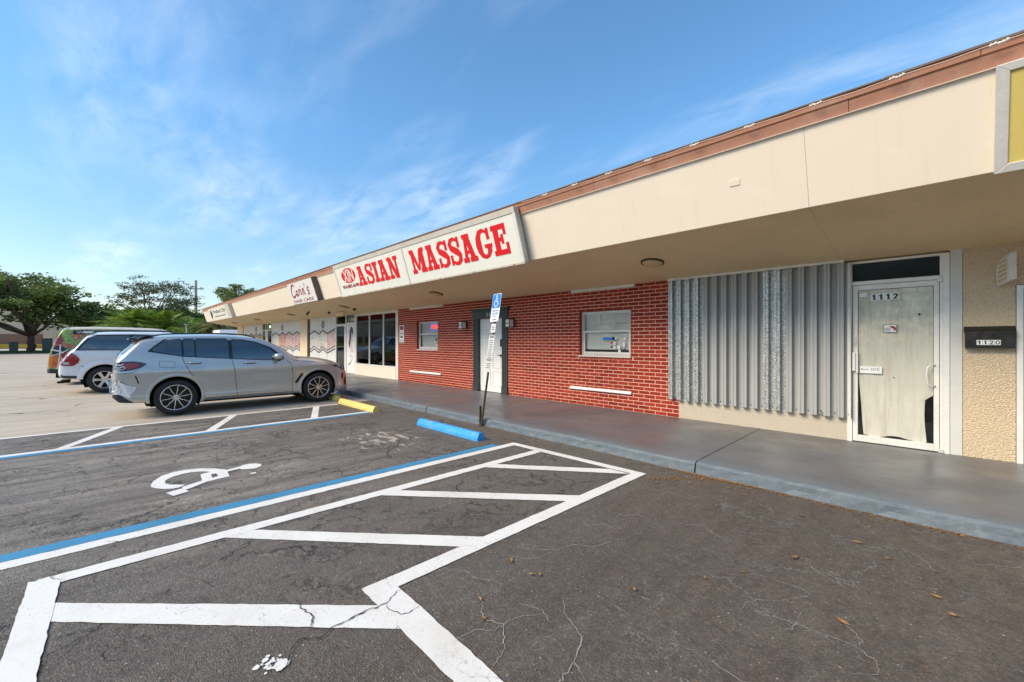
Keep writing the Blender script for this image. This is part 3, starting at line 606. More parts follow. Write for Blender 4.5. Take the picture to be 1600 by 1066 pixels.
while x < 13:
    w = 1.2+rng.random()*1.6; h = 4.024+rng.random()*.008; re.box(x, min(13, x+w), 5.262-.006*rng.random(), 5.6, 4.012, h); x += w
re.build('roof_felt', 'roof_edge', bld)
pts = []; xs = np.arange(-5.2, 4.6, .05); sup = [-5.25+.617*k for k in range(17)]
for x in xs:
    f = ((x+5.25) % .617)/.617; pts.append((float(x), 5.232, 3.972+.010*abs(math.cos(math.pi*f))+.004*math.sin(x*2.1)))
cb = MB().tube(pts, .006, 6).build('coping_cable', 'cable', bld, smooth=True)
for s_ in [-4.64+.617*k for k in range(15)]:
    q = MB()
    for j in range(5): q.lathe([(0, -.014), (.012+.004*rng.random(), -.007), (.013, .003), (.008, .012), (0, .014)], lambda a, b, c, j=j, s_=s_: (s_-.05+j*.022+c, 5.228+a, 3.978+b+.004*math.sin(j*2)), 6)
    q.build('sealant_lump', 'sealant', bld, smooth=True)
MB().prism([(-1.86, 3.44), (-1.74, 3.44), (-1.74, 3.50), (-1.86, 3.50)], 0, .008, TF3()).build('vent_plate', 'cream', bld)

# walls ---------------------------------------------------------------
def wall(x0, x1, z0, z1, ops, yf, yb, name, mat, parent=bld, **kw):
    xs = sorted({x0, x1, *[min(max(o[i], x0), x1) for o in ops for i in (0, 1)]}); mb = MB()
    for a, b in zip(xs[:-1], xs[1:]):
        if b-a < 1e-4: continue
        m = (a+b)/2; cuts = sorted([(o[2], o[3]) for o in ops if o[0] < m < o[1]]); z = z0
        for lo, hi in cuts:
            if lo > z+1e-4: mb.box(a, b, yf, yb, z, lo)
            z = max(z, hi)
        if z < z1-1e-4: mb.box(a, b, yf, yb, z, z1)
    return mb.build(name, mat, parent, **kw)
ZT = 2.74
# right end: stucco, second door opening
wall(.125, 13, ZF, ZT, [(.545, 1.52, ZF-1, 2.21)], YW, YW+.18, 'stucco_wall', 'stucco')
MB().box(.015, .122, YW-.012, YW+.15, ZF, ZT).build('metal_panel', 'grey_panel', bld, label='flat grey metal panel', bevel=.004)
wall(-3.46, -.985, ZF, .50, [], YW, YW+.18, 'stucco_base', 'stucco_pale')
MB().box(-3.6, -1.0, YW+.03, YW+.16, .48, ZT).build('blocked_window', 'room', bld)
# brick front
BX0, BX1 = -13.90, -3.455
W1 = (-5.73, -4.44, 1.235, 2.21); W2 = (-12.60, -11.33, 1.27, 2.21); D1 = (-9.5, -8.06, -1, 2.45)
bw = wall(BX0, BX1, ZF, ZT, [W1, W2, D1], YW-.004, YW+.2, 'brick_wall', 'mortar')
BH, BL = .0734, .2345
bricks = []
row = 0; z = ZF+.006
while z+.05 < ZT:
    off = (row % 2)*BL/2; x = BX1-off-BL+.0
    x = BX1 - off
    xa = BX1
    cells = []
    xx = BX1-off
    if off: cells.append((BX1-off, BX1))
    while xx > BX0+.02: cells.append((max(BX0, xx-BL), xx)); xx -= BL
    for a, b in cells:
        segs = [(a, b)]
        for o in (W1, W2, D1, (W1[0]-.03, W1[1]+.03, 1.155, 1.235)):
            if z+BH*.6 > o[2] and z+BH*.4 < o[3]:
                ns = []
                for p, q in segs:
                    if q <= o[0] or p >= o[1]: ns.append((p, q)); continue
                    if p < o[0]: ns.append((p, o[0]+.006))
                    if q > o[1]: ns.append((o[1]-.006, q))
                segs = ns
        if z > .47 and z < 3: segs = [(p, min(q, -3.6)) for p, q in segs if p < -3.62]
        for p, q in segs:
            if q-p > .035: bricks.append((p+.0075, q-.0075, z+.004, z+BH-.0115))
    z += BH; row += 1
x = W1[0]-.01
while x < W1[1]: bricks.append((x+.005, min(x+.0585, W1[1]+.02), 1.160, 1.230)); x += .0635
bricks.sort(key=lambda b: math.hypot((b[0]+b[1])/2, YW)**2 + (b[2]-1.55)**2)
near, far = bricks[:300], bricks[300:]
meshes = {}
for b in near:
    key = round(b[1]-b[0], 2), round(b[3]-b[2], 2)
    if key not in meshes:
        w, h = (b[1]-b[0])/2, (b[3]-b[2])/2; e = .0022; yf = -.0085
        vs = [(-w,0,-h),(w,0,-h),(w,0,h),(-w,0,h),(-w+e,yf,-h+e),(w-e,yf,-h+e),(w-e,yf,h-e),(-w+e,yf,h-e)]
        me = bpy.data.meshes.new('brick'); me.from_pydata(vs, [], [(4,5,6,7),(0,1,5,4),(1,2,6,5),(2,3,7,6),(3,0,4,7)]); me.materials.append(M['brick']); meshes[key] = me
    o = bpy.data.objects.new('brick', meshes[key]); COL.objects.link(o); o.parent = bw
    B = BASE[bw.name]; o.location = ((b[0]+b[1])/2-B[0], YW-.0045+rng.gauss(0, .0008)-B[1], (b[2]+b[3])/2-B[2])
    o.rotation_euler = (0, rng.gauss(0, .0035), 0)
fb = MB()
for b in far:
    e = .0022; y1 = YW-.0045; y0 = y1-.0085+rng.gauss(0, .0008); t = rng.gauss(0, .0008)
    fb.add([(b[0],y1,b[2]),(b[1],y1,b[2]),(b[1],y1,b[3]),(b[0],y1,b[3]),(b[0]+e,y0,b[2]+e+t),(b[1]-e,y0,b[2]+e-t),(b[1]-e,y0,b[3]-e-t),(b[0]+e,y0,b[3]-e+t)], [(4,5,6,7),(0,1,5,4),(1,2,6,5),(2,3,7,6),(3,0,4,7)])
fb.build('bricks', 'brick', bw, kind='stuff')
# reveals of the openings
for o in (W1, W2):
    MB().box(o[0]-.001, o[0]+.012, YW-.008, YW+.1, o[2], o[3]).box(o[1]-.012, o[1]+.001, YW-.008, YW+.1, o[2], o[3]).box(o[0]+.012, o[1]-.012, YW-.008, YW+.1, o[3]-.012, o[3]+.001).build('reveal', 'brick', bw)

def framed(mb, x0, x1, z0, z1, w, y0, y1):
    mb.box(x0, x0+w, y0, y1, z0, z1).box(x1-w, x1, y0, y1, z0, z1).box(x0+w, x1-w, y0, y1, z0, z0+w).box(x0+w, x1-w, y0, y1, z1-w, z1); return mb
# window with the grid
def hung_window(o, grid, label):
    x0, x1, z0, z1 = o[0]+.012, o[1]-.012, o[2], o[3]-.012; y = YW+.055; zm = z0+(z1-z0)*.54
    w = MB(); framed(w, x0, x1, z0, z1, .045, y, y+.06)
    wn = w.build('window', 'alu', bld, label=label, bevel=.004)
    framed(MB(), x0+.045, x1-.045, z0+.045, zm+.02, .035, y+.012, y+.035).build('lower_sash', 'alu_white', wn)
    up = framed(MB(), x0+.045, x1-.045, zm+.0, z1-.045, .022, y+.037, y+.055)
    up.build('upper_sash', 'alu', wn)
    if grid:
        g = MB(); w3 = (x1-x0-.13)/3
        for k in (1, 2): g.box(x0+.065+k*w3-.006, x0+.065+k*w3+.006, y+.040, y+.052, zm+.022, z1-.067)
        zz = (zm+z1-.045)/2; g.box(x0+.067, x1-.067, y+.041, y+.051, zz-.006, zz+.006); g.build('muntin', 'alu', wn)
    MB().box(x0+.08, x1-.08, y+.022, y+.026, z0+.08, zm-.015).build('pane', 'glass_clear', wn)
    MB().box(x0+.067, x1-.067, y+.044, y+.048, zm+.022, z1-.067).build('pane', 'glass_clear', wn)
    MB().box(x0-.01, x1+.01, YW-.03, YW+.12, z0-.028, z0-.001).build('sill', 'alu_white', wn, bevel=.004)
    return wn, x0, x1, z0, z1, zm, y
wn, x0, x1, z0, z1, zm, y = hung_window(W1, True, 'window with a six light upper sash and stickers')
bl = MB(); bl.box(x0+.05, x1-.05, y+.085, y+.09, z0+.13, z1-.04)
bl.build('blind', 'blind', wn)
MB().box(x0, x1, y+.16, y+.17, z0, z1).build('dark_interior', 'dark_room', wn)
# stickers in the lower right of the pane
st = [(-5.0,1.60,.30,.055,'ada_blue'),(-4.86,1.60,.10,.05,'sheet'),(-4.62,1.60,.05,.05,'sheet'),(-4.86,1.50,.05,.07,'sheet'),(-4.93,1.505,.05,.05,'sign_red'),(-4.93,1.425,.05,.04,'dark_trim'),(-4.86,1.41,.05,.06,'sheet'),(-4.76,1.42,.07,.08,'sheet'),(-4.64,1.48,.05,.09,'sheet'),(-4.62,1.37,.05,.05,'dark_trim'),(-4.74,1.34,.06,.05,'sheet')]
for cx, cz, w, h, mt in st:
    MB().box(cx-w/2-.02, cx+w/2-.02, y+.0185, y+.0205, cz-h/2, cz+h/2).build('sticker', mt, wn)
wn, x0, x1, z0, z1, zm, y = hung_window(W2, False, 'window with a lit neon sign')
b = MB().box(x0+.045, x1-.045, y+.104, y+.107, z0+.05, z1-.04)
for k in range(15): zz = z0+.07+k*(z1-z0-.1)/15; b.add([(x0+.05, y+.085, zz), (x1-.05, y+.085, zz), (x1-.05, y+.10, zz+.052), (x0+.05, y+.10, zz+.052)], [(0,1,2,3)])
b.build('blind', 'blind', wn)
MB().box(x0, x1, y+.16, y+.17, z0, z1).build('dark_interior', 'dark_room', wn)
nx0, nx1, nz0, nz1 = x1-.62, x1-.12, z1-.29, z1-.08
MB().text('OPEN', nx0+.06, nx1-.05, nz0+.04, nz1-.04, lambda u, v: (u, y+.070, v)).build('neon_letters', 'neon_red', wn)
framed(MB(), nx0, nx1, nz0, nz1, .012, y+.066, y+.074).build('neon_border', 'neon_blue', wn)
for cx, cz, w, h, mt in [(x1-.2, 1.60, .08, .08, 'dark_trim'), (x1-.28, 1.50, .06, .05, 'sheet'), (x1-.2, 1.42, .07, .06, 'sheet')]:
    MB().box(cx-w/2, cx+w/2, y+.0185, y+.0205, cz-h/2, cz+h/2).build('sticker', mt, wn)
# storm shutter rails
for a, b_, z, nm in ((-5.97, -4.42, .475, 0), (-13.0, -11.12, .475, 0)):
    MB().box(a, b_, YW-.045, YW-.012, z, z+.055).box(a, b_, YW-.055, YW-.045, z, z+.028).build('shutter_track', 'white', bld)
for a, b_ in ((-5.92, -4.34), (-13.0, -11.0)):
    MB().box(a, b_, YW-.07, YW-.012, 2.635, 2.695).build('shutter_track', 'alu_white', bld)

# the trimmed centre door
dr = MB(); y0 = YW-.035
dr.box(-9.5, -9.28, y0, YW+.12, ZF, 2.30).box(-8.28, -8.06, y0, YW+.12, ZF, 2.30).box(-9.52, -8.04, y0-.012, YW+.12, 2.1745, 2.40).box(-9.58, -7.98, y0-.05, YW+.1, 2.402, 2.46)
dr.box(-9.51, -9.27, y0-.015, y0-.001, ZF, .34).box(-8.29, -8.05, y0-.015, y0-.001, ZF, .34)
for v in (-9.44, -9.37, -8.22, -8.14): dr.box(v-.008, v+.008, y0-.008, y0-.001, .345, 2.17)
dc = dr.build('door_surround', 'dark_trim', bld, bevel=.004, label='dark grey moulded door surround')
MB().text('1104', -8.88, -8.52, 2.22, 2.33, lambda u, v: (u, y0-.0145, v)).build('number', 'sheet', dc)
dl = MB().box(-9.28, -8.28, YW+.05, YW+.09, ZF+.015, 2.174).build('door', 'white', bld, label='white panelled door under the dark surround')
pn = MB()
for (a, b_) in ((-9.17, -8.82), (-8.74, -8.39)):
    for lo, hi in ((.30, .72), (.80, 1.22), (1.30, 1.66), (1.74, 2.06)):
        f = framed(MB(), a, b_, lo, hi, .018, YW+.040, YW+.0495); pn.add(f.v, f.f)
pn.build('door_moulding', 'panel_white', dl)
MB().box(-8.42, -8.36, YW+.03, YW+.049, 1.40, 1.60).build('keypad', 'black', dl)
MB().lathe([(0, -.02), (.028, -.02), (.03, -.01), (.03, 0)], lambda a, b, c: (-8.38+a, YW+.028+c, 1.16+b), 12).tube([(-8.38, YW+.01, 1.16), (-8.38, YW-.02, 1.16), (-8.48, YW-.02, 1.165)], .009, 6).build('door_handle', 'dark_trim', dl, smooth=True)
MB().box(-9.02, -8.75, YW+.036, YW+.0485, 1.01, 1.06).build('letter_slot', 'alu', dl)
for cx, cz, w, h in ((-8.98, 1.86, .16, .07), (-8.98, 1.20, .17, .20), (-9.0, 1.45, .18, .22), (-8.99, 1.66, .15, .12)):
    MB().box(cx-w/2, cx+w/2, YW+.0465, YW+.049, cz-h/2, cz+h/2).build('notice', 'sheet', dl)

# the wide shutter-free storefront: 1108
sf = MB(); yA, yB = YW-.005, YW+.07
for a, b_ in ((-17.56, -17.47), (-16.28, -16.22), (-15.08, -15.02), (-14.08, -13.905)): sf.box(a, b_, yA, yB, ZF if b_ > -14 else .56, 2.70)
sf.box(-17.47, -14.08, yA+.004, yB, 2.60, 2.70).box(-17.47, -14.08, yA+.004, yB, .56, .61)
sw = sf.build('shop_window', 'alu_white', bld, label='three pane shop window in a white frame')
for a, b_ in ((-17.47, -16.28), (-16.22, -15.08), (-15.02, -14.08)): MB().box(a, b_, YW+.03, YW+.036, .61, 2.60).build('pane', 'glass', sw)
MB().box(-16.16, -15.2, YW+.12, YW+.125, .9, 2.35).build('poster', 'poster_purple', sw)
MB().box(-17.5, -14.08, YW+1.3, YW+1.35, ZF, 2.7).box(-17.5, -14.08, YW+.1, YW+1.35, .56, .60).build('dark_backing', 'dark_room', sw)  # dark sheets added behind the panes in place of an unlit shop
wall(-17.56, -14.085, ZF, .555, [], YW-.012, YW+.15, 'window_base', 'cream')
# door 1108 with poster
d8 = MB(); d8.box(-18.60, -18.52, yA, yB, ZF, 2.70).box(-17.66, -17.565, yA, yB, ZF, 2.70).box(-18.52, -17.66, yA+.004, yB, 2.30, 2.36)
d8o = d8.build('door_frame', 'alu_white', bld, label='white frame of door 1108')
MB().box(-18.52, -17.66, YW+.03, YW+.04, 2.36, 2.70).build('transom', 'black_metal', d8o)
MB().text('1108', -18.38, -17.72, 2.41, 2.56, lambda u, v: (u, YW+.028, v)).build('number', 'sheet', d8o)
d8l = MB().box(-18.515, -17.665, YW+.015, YW+.045, ZF+.01, 2.295).build('door', 'panel_white', bld, label='white door with a poster of a long haired woman')
Tp = lambda o: (lambda u, v: (-18.51+u*.84, YW+.0145-o, .2+v*2.05))
MB().flat([(.04,.02),(.96,.02),(.96,.98),(.04,.98)], Tp(.001)).build('poster', 'sheet', d8l)
hair = [(.30,.52),(.24,.62),(.33,.74),(.34,.86),(.48,.955),(.66,.965),(.80,.91),(.84,.82),(.80,.76),(.70,.83),(.60,.84),(.58,.72),(.46,.60),(.36,.50)]
MB().flat(hair, Tp(.003)).build('poster_hair', 'hair', d8l)
MB().flat([(.60,.84),(.70,.83),(.80,.78),(.84,.74),(.80,.71),(.82,.66),(.72,.62),(.70,.56),(.80,.50),(.90,.42),(.40,.42),(.44,.55),(.56,.66)], Tp(.002)).build('poster_face', 'skin_print', d8l)
MB().ribbon([(.12,.14),(.3,.16),(.5,.20),(.68,.27),(.78,.34)], [.01,.03,.03,.02,.005], Tp(.004)).ribbon([(.35,.36),(.7,.36)], .008, Tp(.004)).ribbon([(.35,.32),(.66,.32)], .008, Tp(.004)).build('poster_line', 'brown_print', d8l)
# side light left of it
sl_ = MB(); sl_.box(-19.76, -19.66, yA, yB, ZF, 2.70).box(-19.66, -18.61, yA+.004, yB, 2.22, 2.32).box(-18.74, -18.61, yA+.001, yB, ZF, 2.2199).box(-19.66, -18.74, yA+.002, yB, ZF, .25)
slo = sl_.build('side_light', 'alu_white', bld); MB().box(-19.66, -18.74, YW+.03, YW+.036, .25, 2.22).build('pane', 'glass', slo); MB().box(-19.66, -18.61, YW+.03, YW+.036, 2.32, 2.70).build('pane', 'glass', slo)
MB().box(-19.66, -18.61, YW+.9, YW+.95, ZF, 2.7).build('dark_backing', 'dark_room', slo)  # another dark sheet standing in for the unlit interior
# printed panels
def panels(seams, peaks, prints, emblem, zlo=ZF):
    for i, (a, b_) in enumerate(zip(seams[:-1], seams[1:])):
        p = MB().box(a+.012, b_-.012, YW+.01, YW+.05, zlo, 2.70).build('wall_panel', 'panel_white', bld)
        m_, r_ = peaks[i]
        up = [(a+.012, 1.90), (m_, 2.08), (b_-.012, 1.90)] if r_ else [(a+.012, 1.90), (b_-.012, 2.13)]
        lo = [(x, z-.80) for x, z in up]
        T = lambda o: (lambda u, v: (u, YW+.0095-o, v))
        MB().flat(lo+list(reversed(up)), T(.001)).build('photo_print', prints[i], p)
        MB().ribbon(up, .085, T(.003)).ribbon(lo, .06, T(.003)).ribbon([(x, z-.13) for x, z in lo], .075, T(.003)).build('printed_border', 'brown_print', p)
        if i == emblem:
            cx = (a+b_)/2; e = [(cx+.21*math.cos(t), 2.36+.20*math.sin(t)) for t in np.linspace(0, 2*math.pi, 24, endpoint=False)]
            MB().flat(e, T(.002)).build('emblem', 'brown_print', p)
            MB().ribbon([(cx-.05, 2.24), (cx+.04, 2.32), (cx-.03, 2.40), (cx+.05, 2.48)], .03, T(.004)).ribbon([(cx+.08, 2.25), (cx+.08, 2.47)], .02, T(.004)).build('emblem_mark', 'plate', p)
panels([-23.2,-21.91,-20.8,-19.77], [(-22.55,1),(-21.35,1),(-20.2,0)], ['photo_pale','photo_pale','photo_pink'], 1)
panels([-30.23,-28.69,-27.39,-26.06,-24.6], [(-29.5,1),(-28.0,1),(-26.7,1),(-25.35,1)], ['photo_pale','photo_orange','photo_pink','photo_pink'], 1)
panels([-38.1,-36.6,-34.9,-33.7,-32.66], [(-37.3,1),(-35.7,1),(-34.3,1),(-33.2,1)], ['photo_green','photo_green','photo_orange','photo_green'], 2)
MB().box(-40, -17.5, YW+.052, YW+.06, ZF, 2.70).build('panel_backing', 'joint', bld) if False else None
for a, b_ in ((-38.1, -32.66), (-30.23, -24.6), (-23.2, -19.77)): MB().box(a, b_, YW+.051, YW+.2, ZF, 2.7).build('panel_backing', 'joint', bld)
MB().box(-24.58, -23.45, YW-.05, YW+.2, ZF, 2.72).build('column', 'cream_column', bld); MB().box(-23.447, -23.2, YW-.01, YW+.1, ZF, 2.7).build('column_edge', 'bronze', bld)
MB().box(-40.0, -38.14, YW-.05, YW+.3, ZF, 2.72).build('column', 'cream_column', bld)
fd = MB()
for a in (-32.65, -31.85, -31.35, -30.36): fd.box(a, a+.11, yA, yB, ZF, 2.70)
fd.box(-32.54, -30.36, yA+.003, yB, 2.22, 2.30); fo = fd.build('far_door_frame', 'alu_white', bld)
MB().box(-32.54, -31.85, YW+.03, YW+.04, ZF, 2.22).box(-31.24, -30.36, YW+.03, YW+.04, ZF, 2.22).box(-32.54, -30.36, YW+.03, YW+.04, 2.30, 2.7).build('pane', 'glass', fo)
MB().box(-31.74, -31.35, YW+.02, YW+.05, ZF, 2.22).build('door', 'panel_white', bld)
MB().box(-32.5, -30.3, YW+.9, YW+.95, ZF, 2.7).build('dark_interior', 'dark_room', fo)
MB().box(-30.95, -30.62, YW+.02, YW+.028, 2.40, 2.56).build('exit_light', 'exit_green', fo)
MB().box(-19.9, -14, YW+1.36, YW+1.4, 0, 2.9).box(-14.02, -13.95, YW+.08, YW+1.36, 0, 2.9).box(-17.56, -17.5, YW+.08, YW+1.36, 0, 2.9).build('inner_wall', 'dark_room', bld)
# floor & ceiling behind glass
MB().box(-39.8, 12.8, YW+.2, YW+1.5, .05, .12).build('inner_floor', 'room', bld); MB().box(-39.8, 12.8, YW+.2, YW+2, 2.75, 2.8).build('inner_ceiling', 'room', bld)

# door 1112 -----------------------------------------------------------
yA, yB = YW-.02, YW+.05
f = MB(); f.box(-1.0, -.945, yA, yB, ZF, 2.665).box(-.075, .012, yA, yB, ZF, 2.665).box(-.945, -.075, yA+.002, yB, 2.335, 2.385).box(-.945, -.075, yA+.002, yB, 2.635, 2.667)
f.box(-.050, -.046, yA-.003, yA-.0005, ZF, 2.66)
fr = f.build('door_frame', 'alu_white', bld, label='white aluminium frame of door 1112 with dark transom', bevel=.003)
MB().box(-.945, -.075, YW+.02, YW+.026, 2.385, 2.635).build('transom_pane', 'glass_dim', fr)
MB().box(-.62, -.32, YW+.10, YW+.14, 2.59, 2.625).build('ceiling_tube', 'alu', fr)
MB().box(-1.0, .01, YW+.7, YW+.75, ZF, 2.7).box(-1.0, -.98, YW+.06, YW+.7, ZF, 2.7).box(0, .02, YW+.06, YW+.7, ZF, 2.7).build('dark_interior', 'dark_room', fr)
d = MB(); d.box(-.94, -.885, YW-.008, YW+.03, ZF+.012, 2.33).box(-.13, -.08, YW-.008, YW+.03, ZF+.012, 2.33).box(-.885, -.13, YW-.007, YW+.03, ZF+.012, .23).box(-.885, -.13, YW-.007, YW+.03, 2.262, 2.33)
dd = d.build('door', 'alu_white', bld, label='glass door papered over from inside, numbered 1112', bevel=.003)
MB().box(-.885, -.13, YW+.008, YW+.013, .23, 2.262).build('pane', 'glass_clear', dd)
rows = []
for i in range(31):
    v = i/30; z = .245+(2.258-.245)*v
    l = -.880+.0*v + (.055*(1-v/.42) if v < .42 else 0)*(1 - .25*math.sin(v*20)*.2); r_ = -.135 - (.060+.02*math.sin(v*9) if v < .28 else 0)
    rows.append([(l+(r_-l)*j/20, YW+.030+.010*math.sin(j*.9+v*5)*.6+.006*math.sin(v*17+j*1.7)*(1-v), z-(.02*math.sin(j*.45) if i == 0 else 0)) for j in range(21)])
MB().grid(rows).build('paper_sheet', 'paper', dd, smooth=True)
Td = lambda y: (lambda u, v: (u, y, v))
pl = MB()
for k in range(4): pl.box(-.745+k*.073, -.745+k*.073+.071, YW+.003, YW+.0075, 2.105, 2.200)
npl = pl.build('number_plate', 'plate', dd)
tx = MB()
for k, ch in enumerate('1112'):
    if ch == '1': xq = -.745+k*.073+.036; tx.box(xq-.010, xq+.012, YW+.0005, YW+.0025, 2.116, 2.190).box(xq-.022, xq-.010, YW+.0007, YW+.0027, 2.164, 2.180).box(xq-.016, xq+.020, YW+.0003, YW+.0023, 2.116, 2.124)
    else:
        xq = -.745+k*.073+.036
        tx.ribbon([(xq-.020,2.168),(xq-.012,2.182),(xq+.004,2.184),(xq+.016,2.174),(xq+.012,2.156),(xq-.004,2.140),(xq-.018,2.124)], [.018,.02,.018,.022,.022,.018,.014], Td(YW+.0007)).box(xq-.022, xq+.022, YW+.0003, YW+.0023, 2.116, 2.128)
tx.build('number', 'black', dd)
MB().box(-.868, -.79, YW+.004, YW+.0075, 2.165, 2.215).build('sticker', 'plate', dd); MB().box(-.86, -.798, YW+.002, YW+.0035, 2.178, 2.203).build('sticker_print', 'alu', dd)
MB().box(-.615, -.478, YW+.003, YW+.0075, 1.665, 1.775).build('alarm_sticker', 'sheet', dd)
MB().flat([(-.560,1.748),(-.515,1.752),(-.490,1.735),(-.483,1.700),(-.500,1.690),(-.514,1.716),(-.535,1.730)], Td(YW+.001)).build('sticker_print', 'sign_dark_red', dd)
t_ = MB()
framed(t_, -.615, -.478, 1.665, 1.775, .005, YW+.0005, YW+.0025)
for k in range(4): t_.box(-.605, -.545+.01*(k % 2), YW+.0012, YW+.0025, 1.685+k*.012, 1.689+k*.012)
t_.build('sticker_border', 'dark_trim', dd)
sg = MB().box(-.862, -.628, YW-.001, YW+.0075, 1.10, 1.20).build('arrow_sign', 'sheet', dd, bevel=.002)
MB().ribbon([(-.845,1.155),(-.765,1.153)], .006, Td(YW-.002)).ribbon([(-.852,1.156),(-.838,1.166)], .005, Td(YW-.0022)).ribbon([(-.852,1.156),(-.838,1.146)], .005, Td(YW-.0022)).ribbon([(-.742,1.14),(-.734,1.175)], .006, Td(YW-.002)).ribbon([(-.722,1.14),(-.714,1.175)], .006, Td(YW-.002)).ribbon([(-.702,1.14),(-.694,1.175)], .006, Td(YW-.002)).ribbon([(-.680,1.170),(-.668,1.178),(-.660,1.168),(-.680,1.142),(-.652,1.142)], .006, Td(YW-.002)).build('handwriting', 'black', sg)
ph = MB().box(-.945, -.905, YW-.055, YW-.010, 1.13, 1.39).box(-.905, -.878, YW-.035, YW-.012, 1.10, 1.40); ph.build('hinge_guard', 'alu_white', dd, bevel=.004)
MB().box(-.925, -.90, YW-.022, YW-.009, 1.48, 1.60).box(-.918, -.905, YW-.030, YW-.022, 1.52, 1.545).build('lock', 'alu', dd, bevel=.003)
MB().tube([(-.115, YW-.01, 1.24), (-.15, YW-.05, 1.245), (-.185, YW-.06, 1.215), (-.195, YW-.06, 1.11), (-.185, YW-.06, 1.00), (-.15, YW-.05, .975), (-.115, YW-.01, .975)], .010, 8).build('pull_handle', 'alu_white', dd, smooth=True)
MB().box(-.10, -.045, YW-.045, YW-.021, 2.30, 2.345).box(-.085, -.06, YW-.055, YW-.021, 2.345, 2.375).build('pivot', 'alu', dd, bevel=.003)
MB().box(-.09, -.04, YW-.040, YW-.021, ZF+.004, ZF+.05).build('pivot', 'alu', dd, bevel=.003)
MB().flat([(-.275,1.91),(-.25,1.91),(-.25,1.893),(-.262,1.878),(-.272,1.893)], Td(YW+.007)).flat([(-.51+.008*math.cos(t), 1.06+.008*math.sin(t)) for t in np.linspace(0, 6, 7)], Td(YW+.007)).build('paper_hole', 'black', dd)

# second door at the right edge
g2 = MB(); g2.box(.55, .60, yA, yB, ZF, 2.20).box(1.46, 1.51, yA, yB, ZF, 2.20).box(.60, 1.46, yA+.002, yB, 2.15, 2.20); g2.build('door_frame', 'alu_white', bld, label='white frame of the door at the right edge')
g3 = framed(MB(), .605, 1.455, ZF+.01, 2.145, .045, YW-.006, YW+.03).build('door', 'alu_white', bld, label='white framed glass door at the right edge')
MB().box(.65, 1.41, YW+.012, YW+.017, ZF+.06, 2.10).build('pane', 'glass_clear', g3); MB().box(.6, 1.46, YW+.06, YW+.07, ZF, 2.2).build('blind', 'blind', g3)
for s_, z_ in (('E', 1.98), ('2', 1.86), ('C', 1.74)): MB().text(s_, .662, .725, z_-.035, z_+.04, Td(YW+.009)).build('lettering', 'black', g3)
MB().box(.655, .72, YW-.03, YW+.010, 1.36, 1.50).build('lock', 'black', g3)
# ================================================================== SIGNS
LET = {
 'I': (.46, [[(0,0),(.46,0),(.46,.17),(0,.17)], [(0,.83),(.46,.83),(.46,1),(0,1)], [(.10,.16),(.36,.16),(.36,.84),(.10,.84)]]),
 'A': (.90, [[(.14,.84),(.60,.84),(.60,1),(.14,1)], [(.30,.92),(.56,.92),(.80,.12),(.52,.12)], [(.24,.90),(.40,.90),(.30,.12),(.11,.12)], [(.20,.30),(.62,.30),(.60,.42),(.22,.42)], [(0,0),(.36,0),(.36,.17),(0,.17)], [(.44,0),(.90,0),(.90,.17),(.44,.17)]]),
 'N': (.92, [[(0,.83),(.36,.83),(.36,1),(0,1)], [(0,0),(.38,0),(.38,.17),(0,.17)], [(.56,.83),(.92,.83),(.92,1),(.56,1)], [(.10,.1),(.26,.1),(.26,.9),(.10,.9)], [(.66,.0),(.82,.0),(.82,.9),(.66,.9)], [(.10,.93),(.38,.93),(.80,0),(.54,0)]]),
 'M': (1.24, [[(0,.83),(.34,.83),(.34,1),(0,1)], [(.90,.83),(1.24,.83),(1.24,1),(.90,1)], [(0,0),(.38,0),(.38,.17),(0,.17)], [(.76,0),(1.24,0),(1.24,.17),(.76,.17)], [(.10,.1),(.26,.1),(.26,.9),(.10,.9)], [(.84,.1),(1.15,.1),(1.15,.9),(.84,.9)], [(.10,.94),(.36,.94),(.66,.12),(.50,.12)], [(.54,.12),(.64,.12),(1.0,.94),(.84,.94)]]),
 'E': (.84, [[(.10,.10),(.38,.10),(.38,.90),(.10,.90)], [(0,.83),(.78,.83),(.78,1),(0,1)], [(.64,.64),(.78,.64),(.78,.86),(.64,.86)], [(0,0),(.84,0),(.84,.17),(0,.17)], [(.70,.14),(.84,.14),(.84,.38),(.70,.38)], [(.3,.45),(.56,.45),(.56,.58),(.3,.58)], [(.48,.36),(.60,.36),(.60,.67),(.48,.67)]]),
}
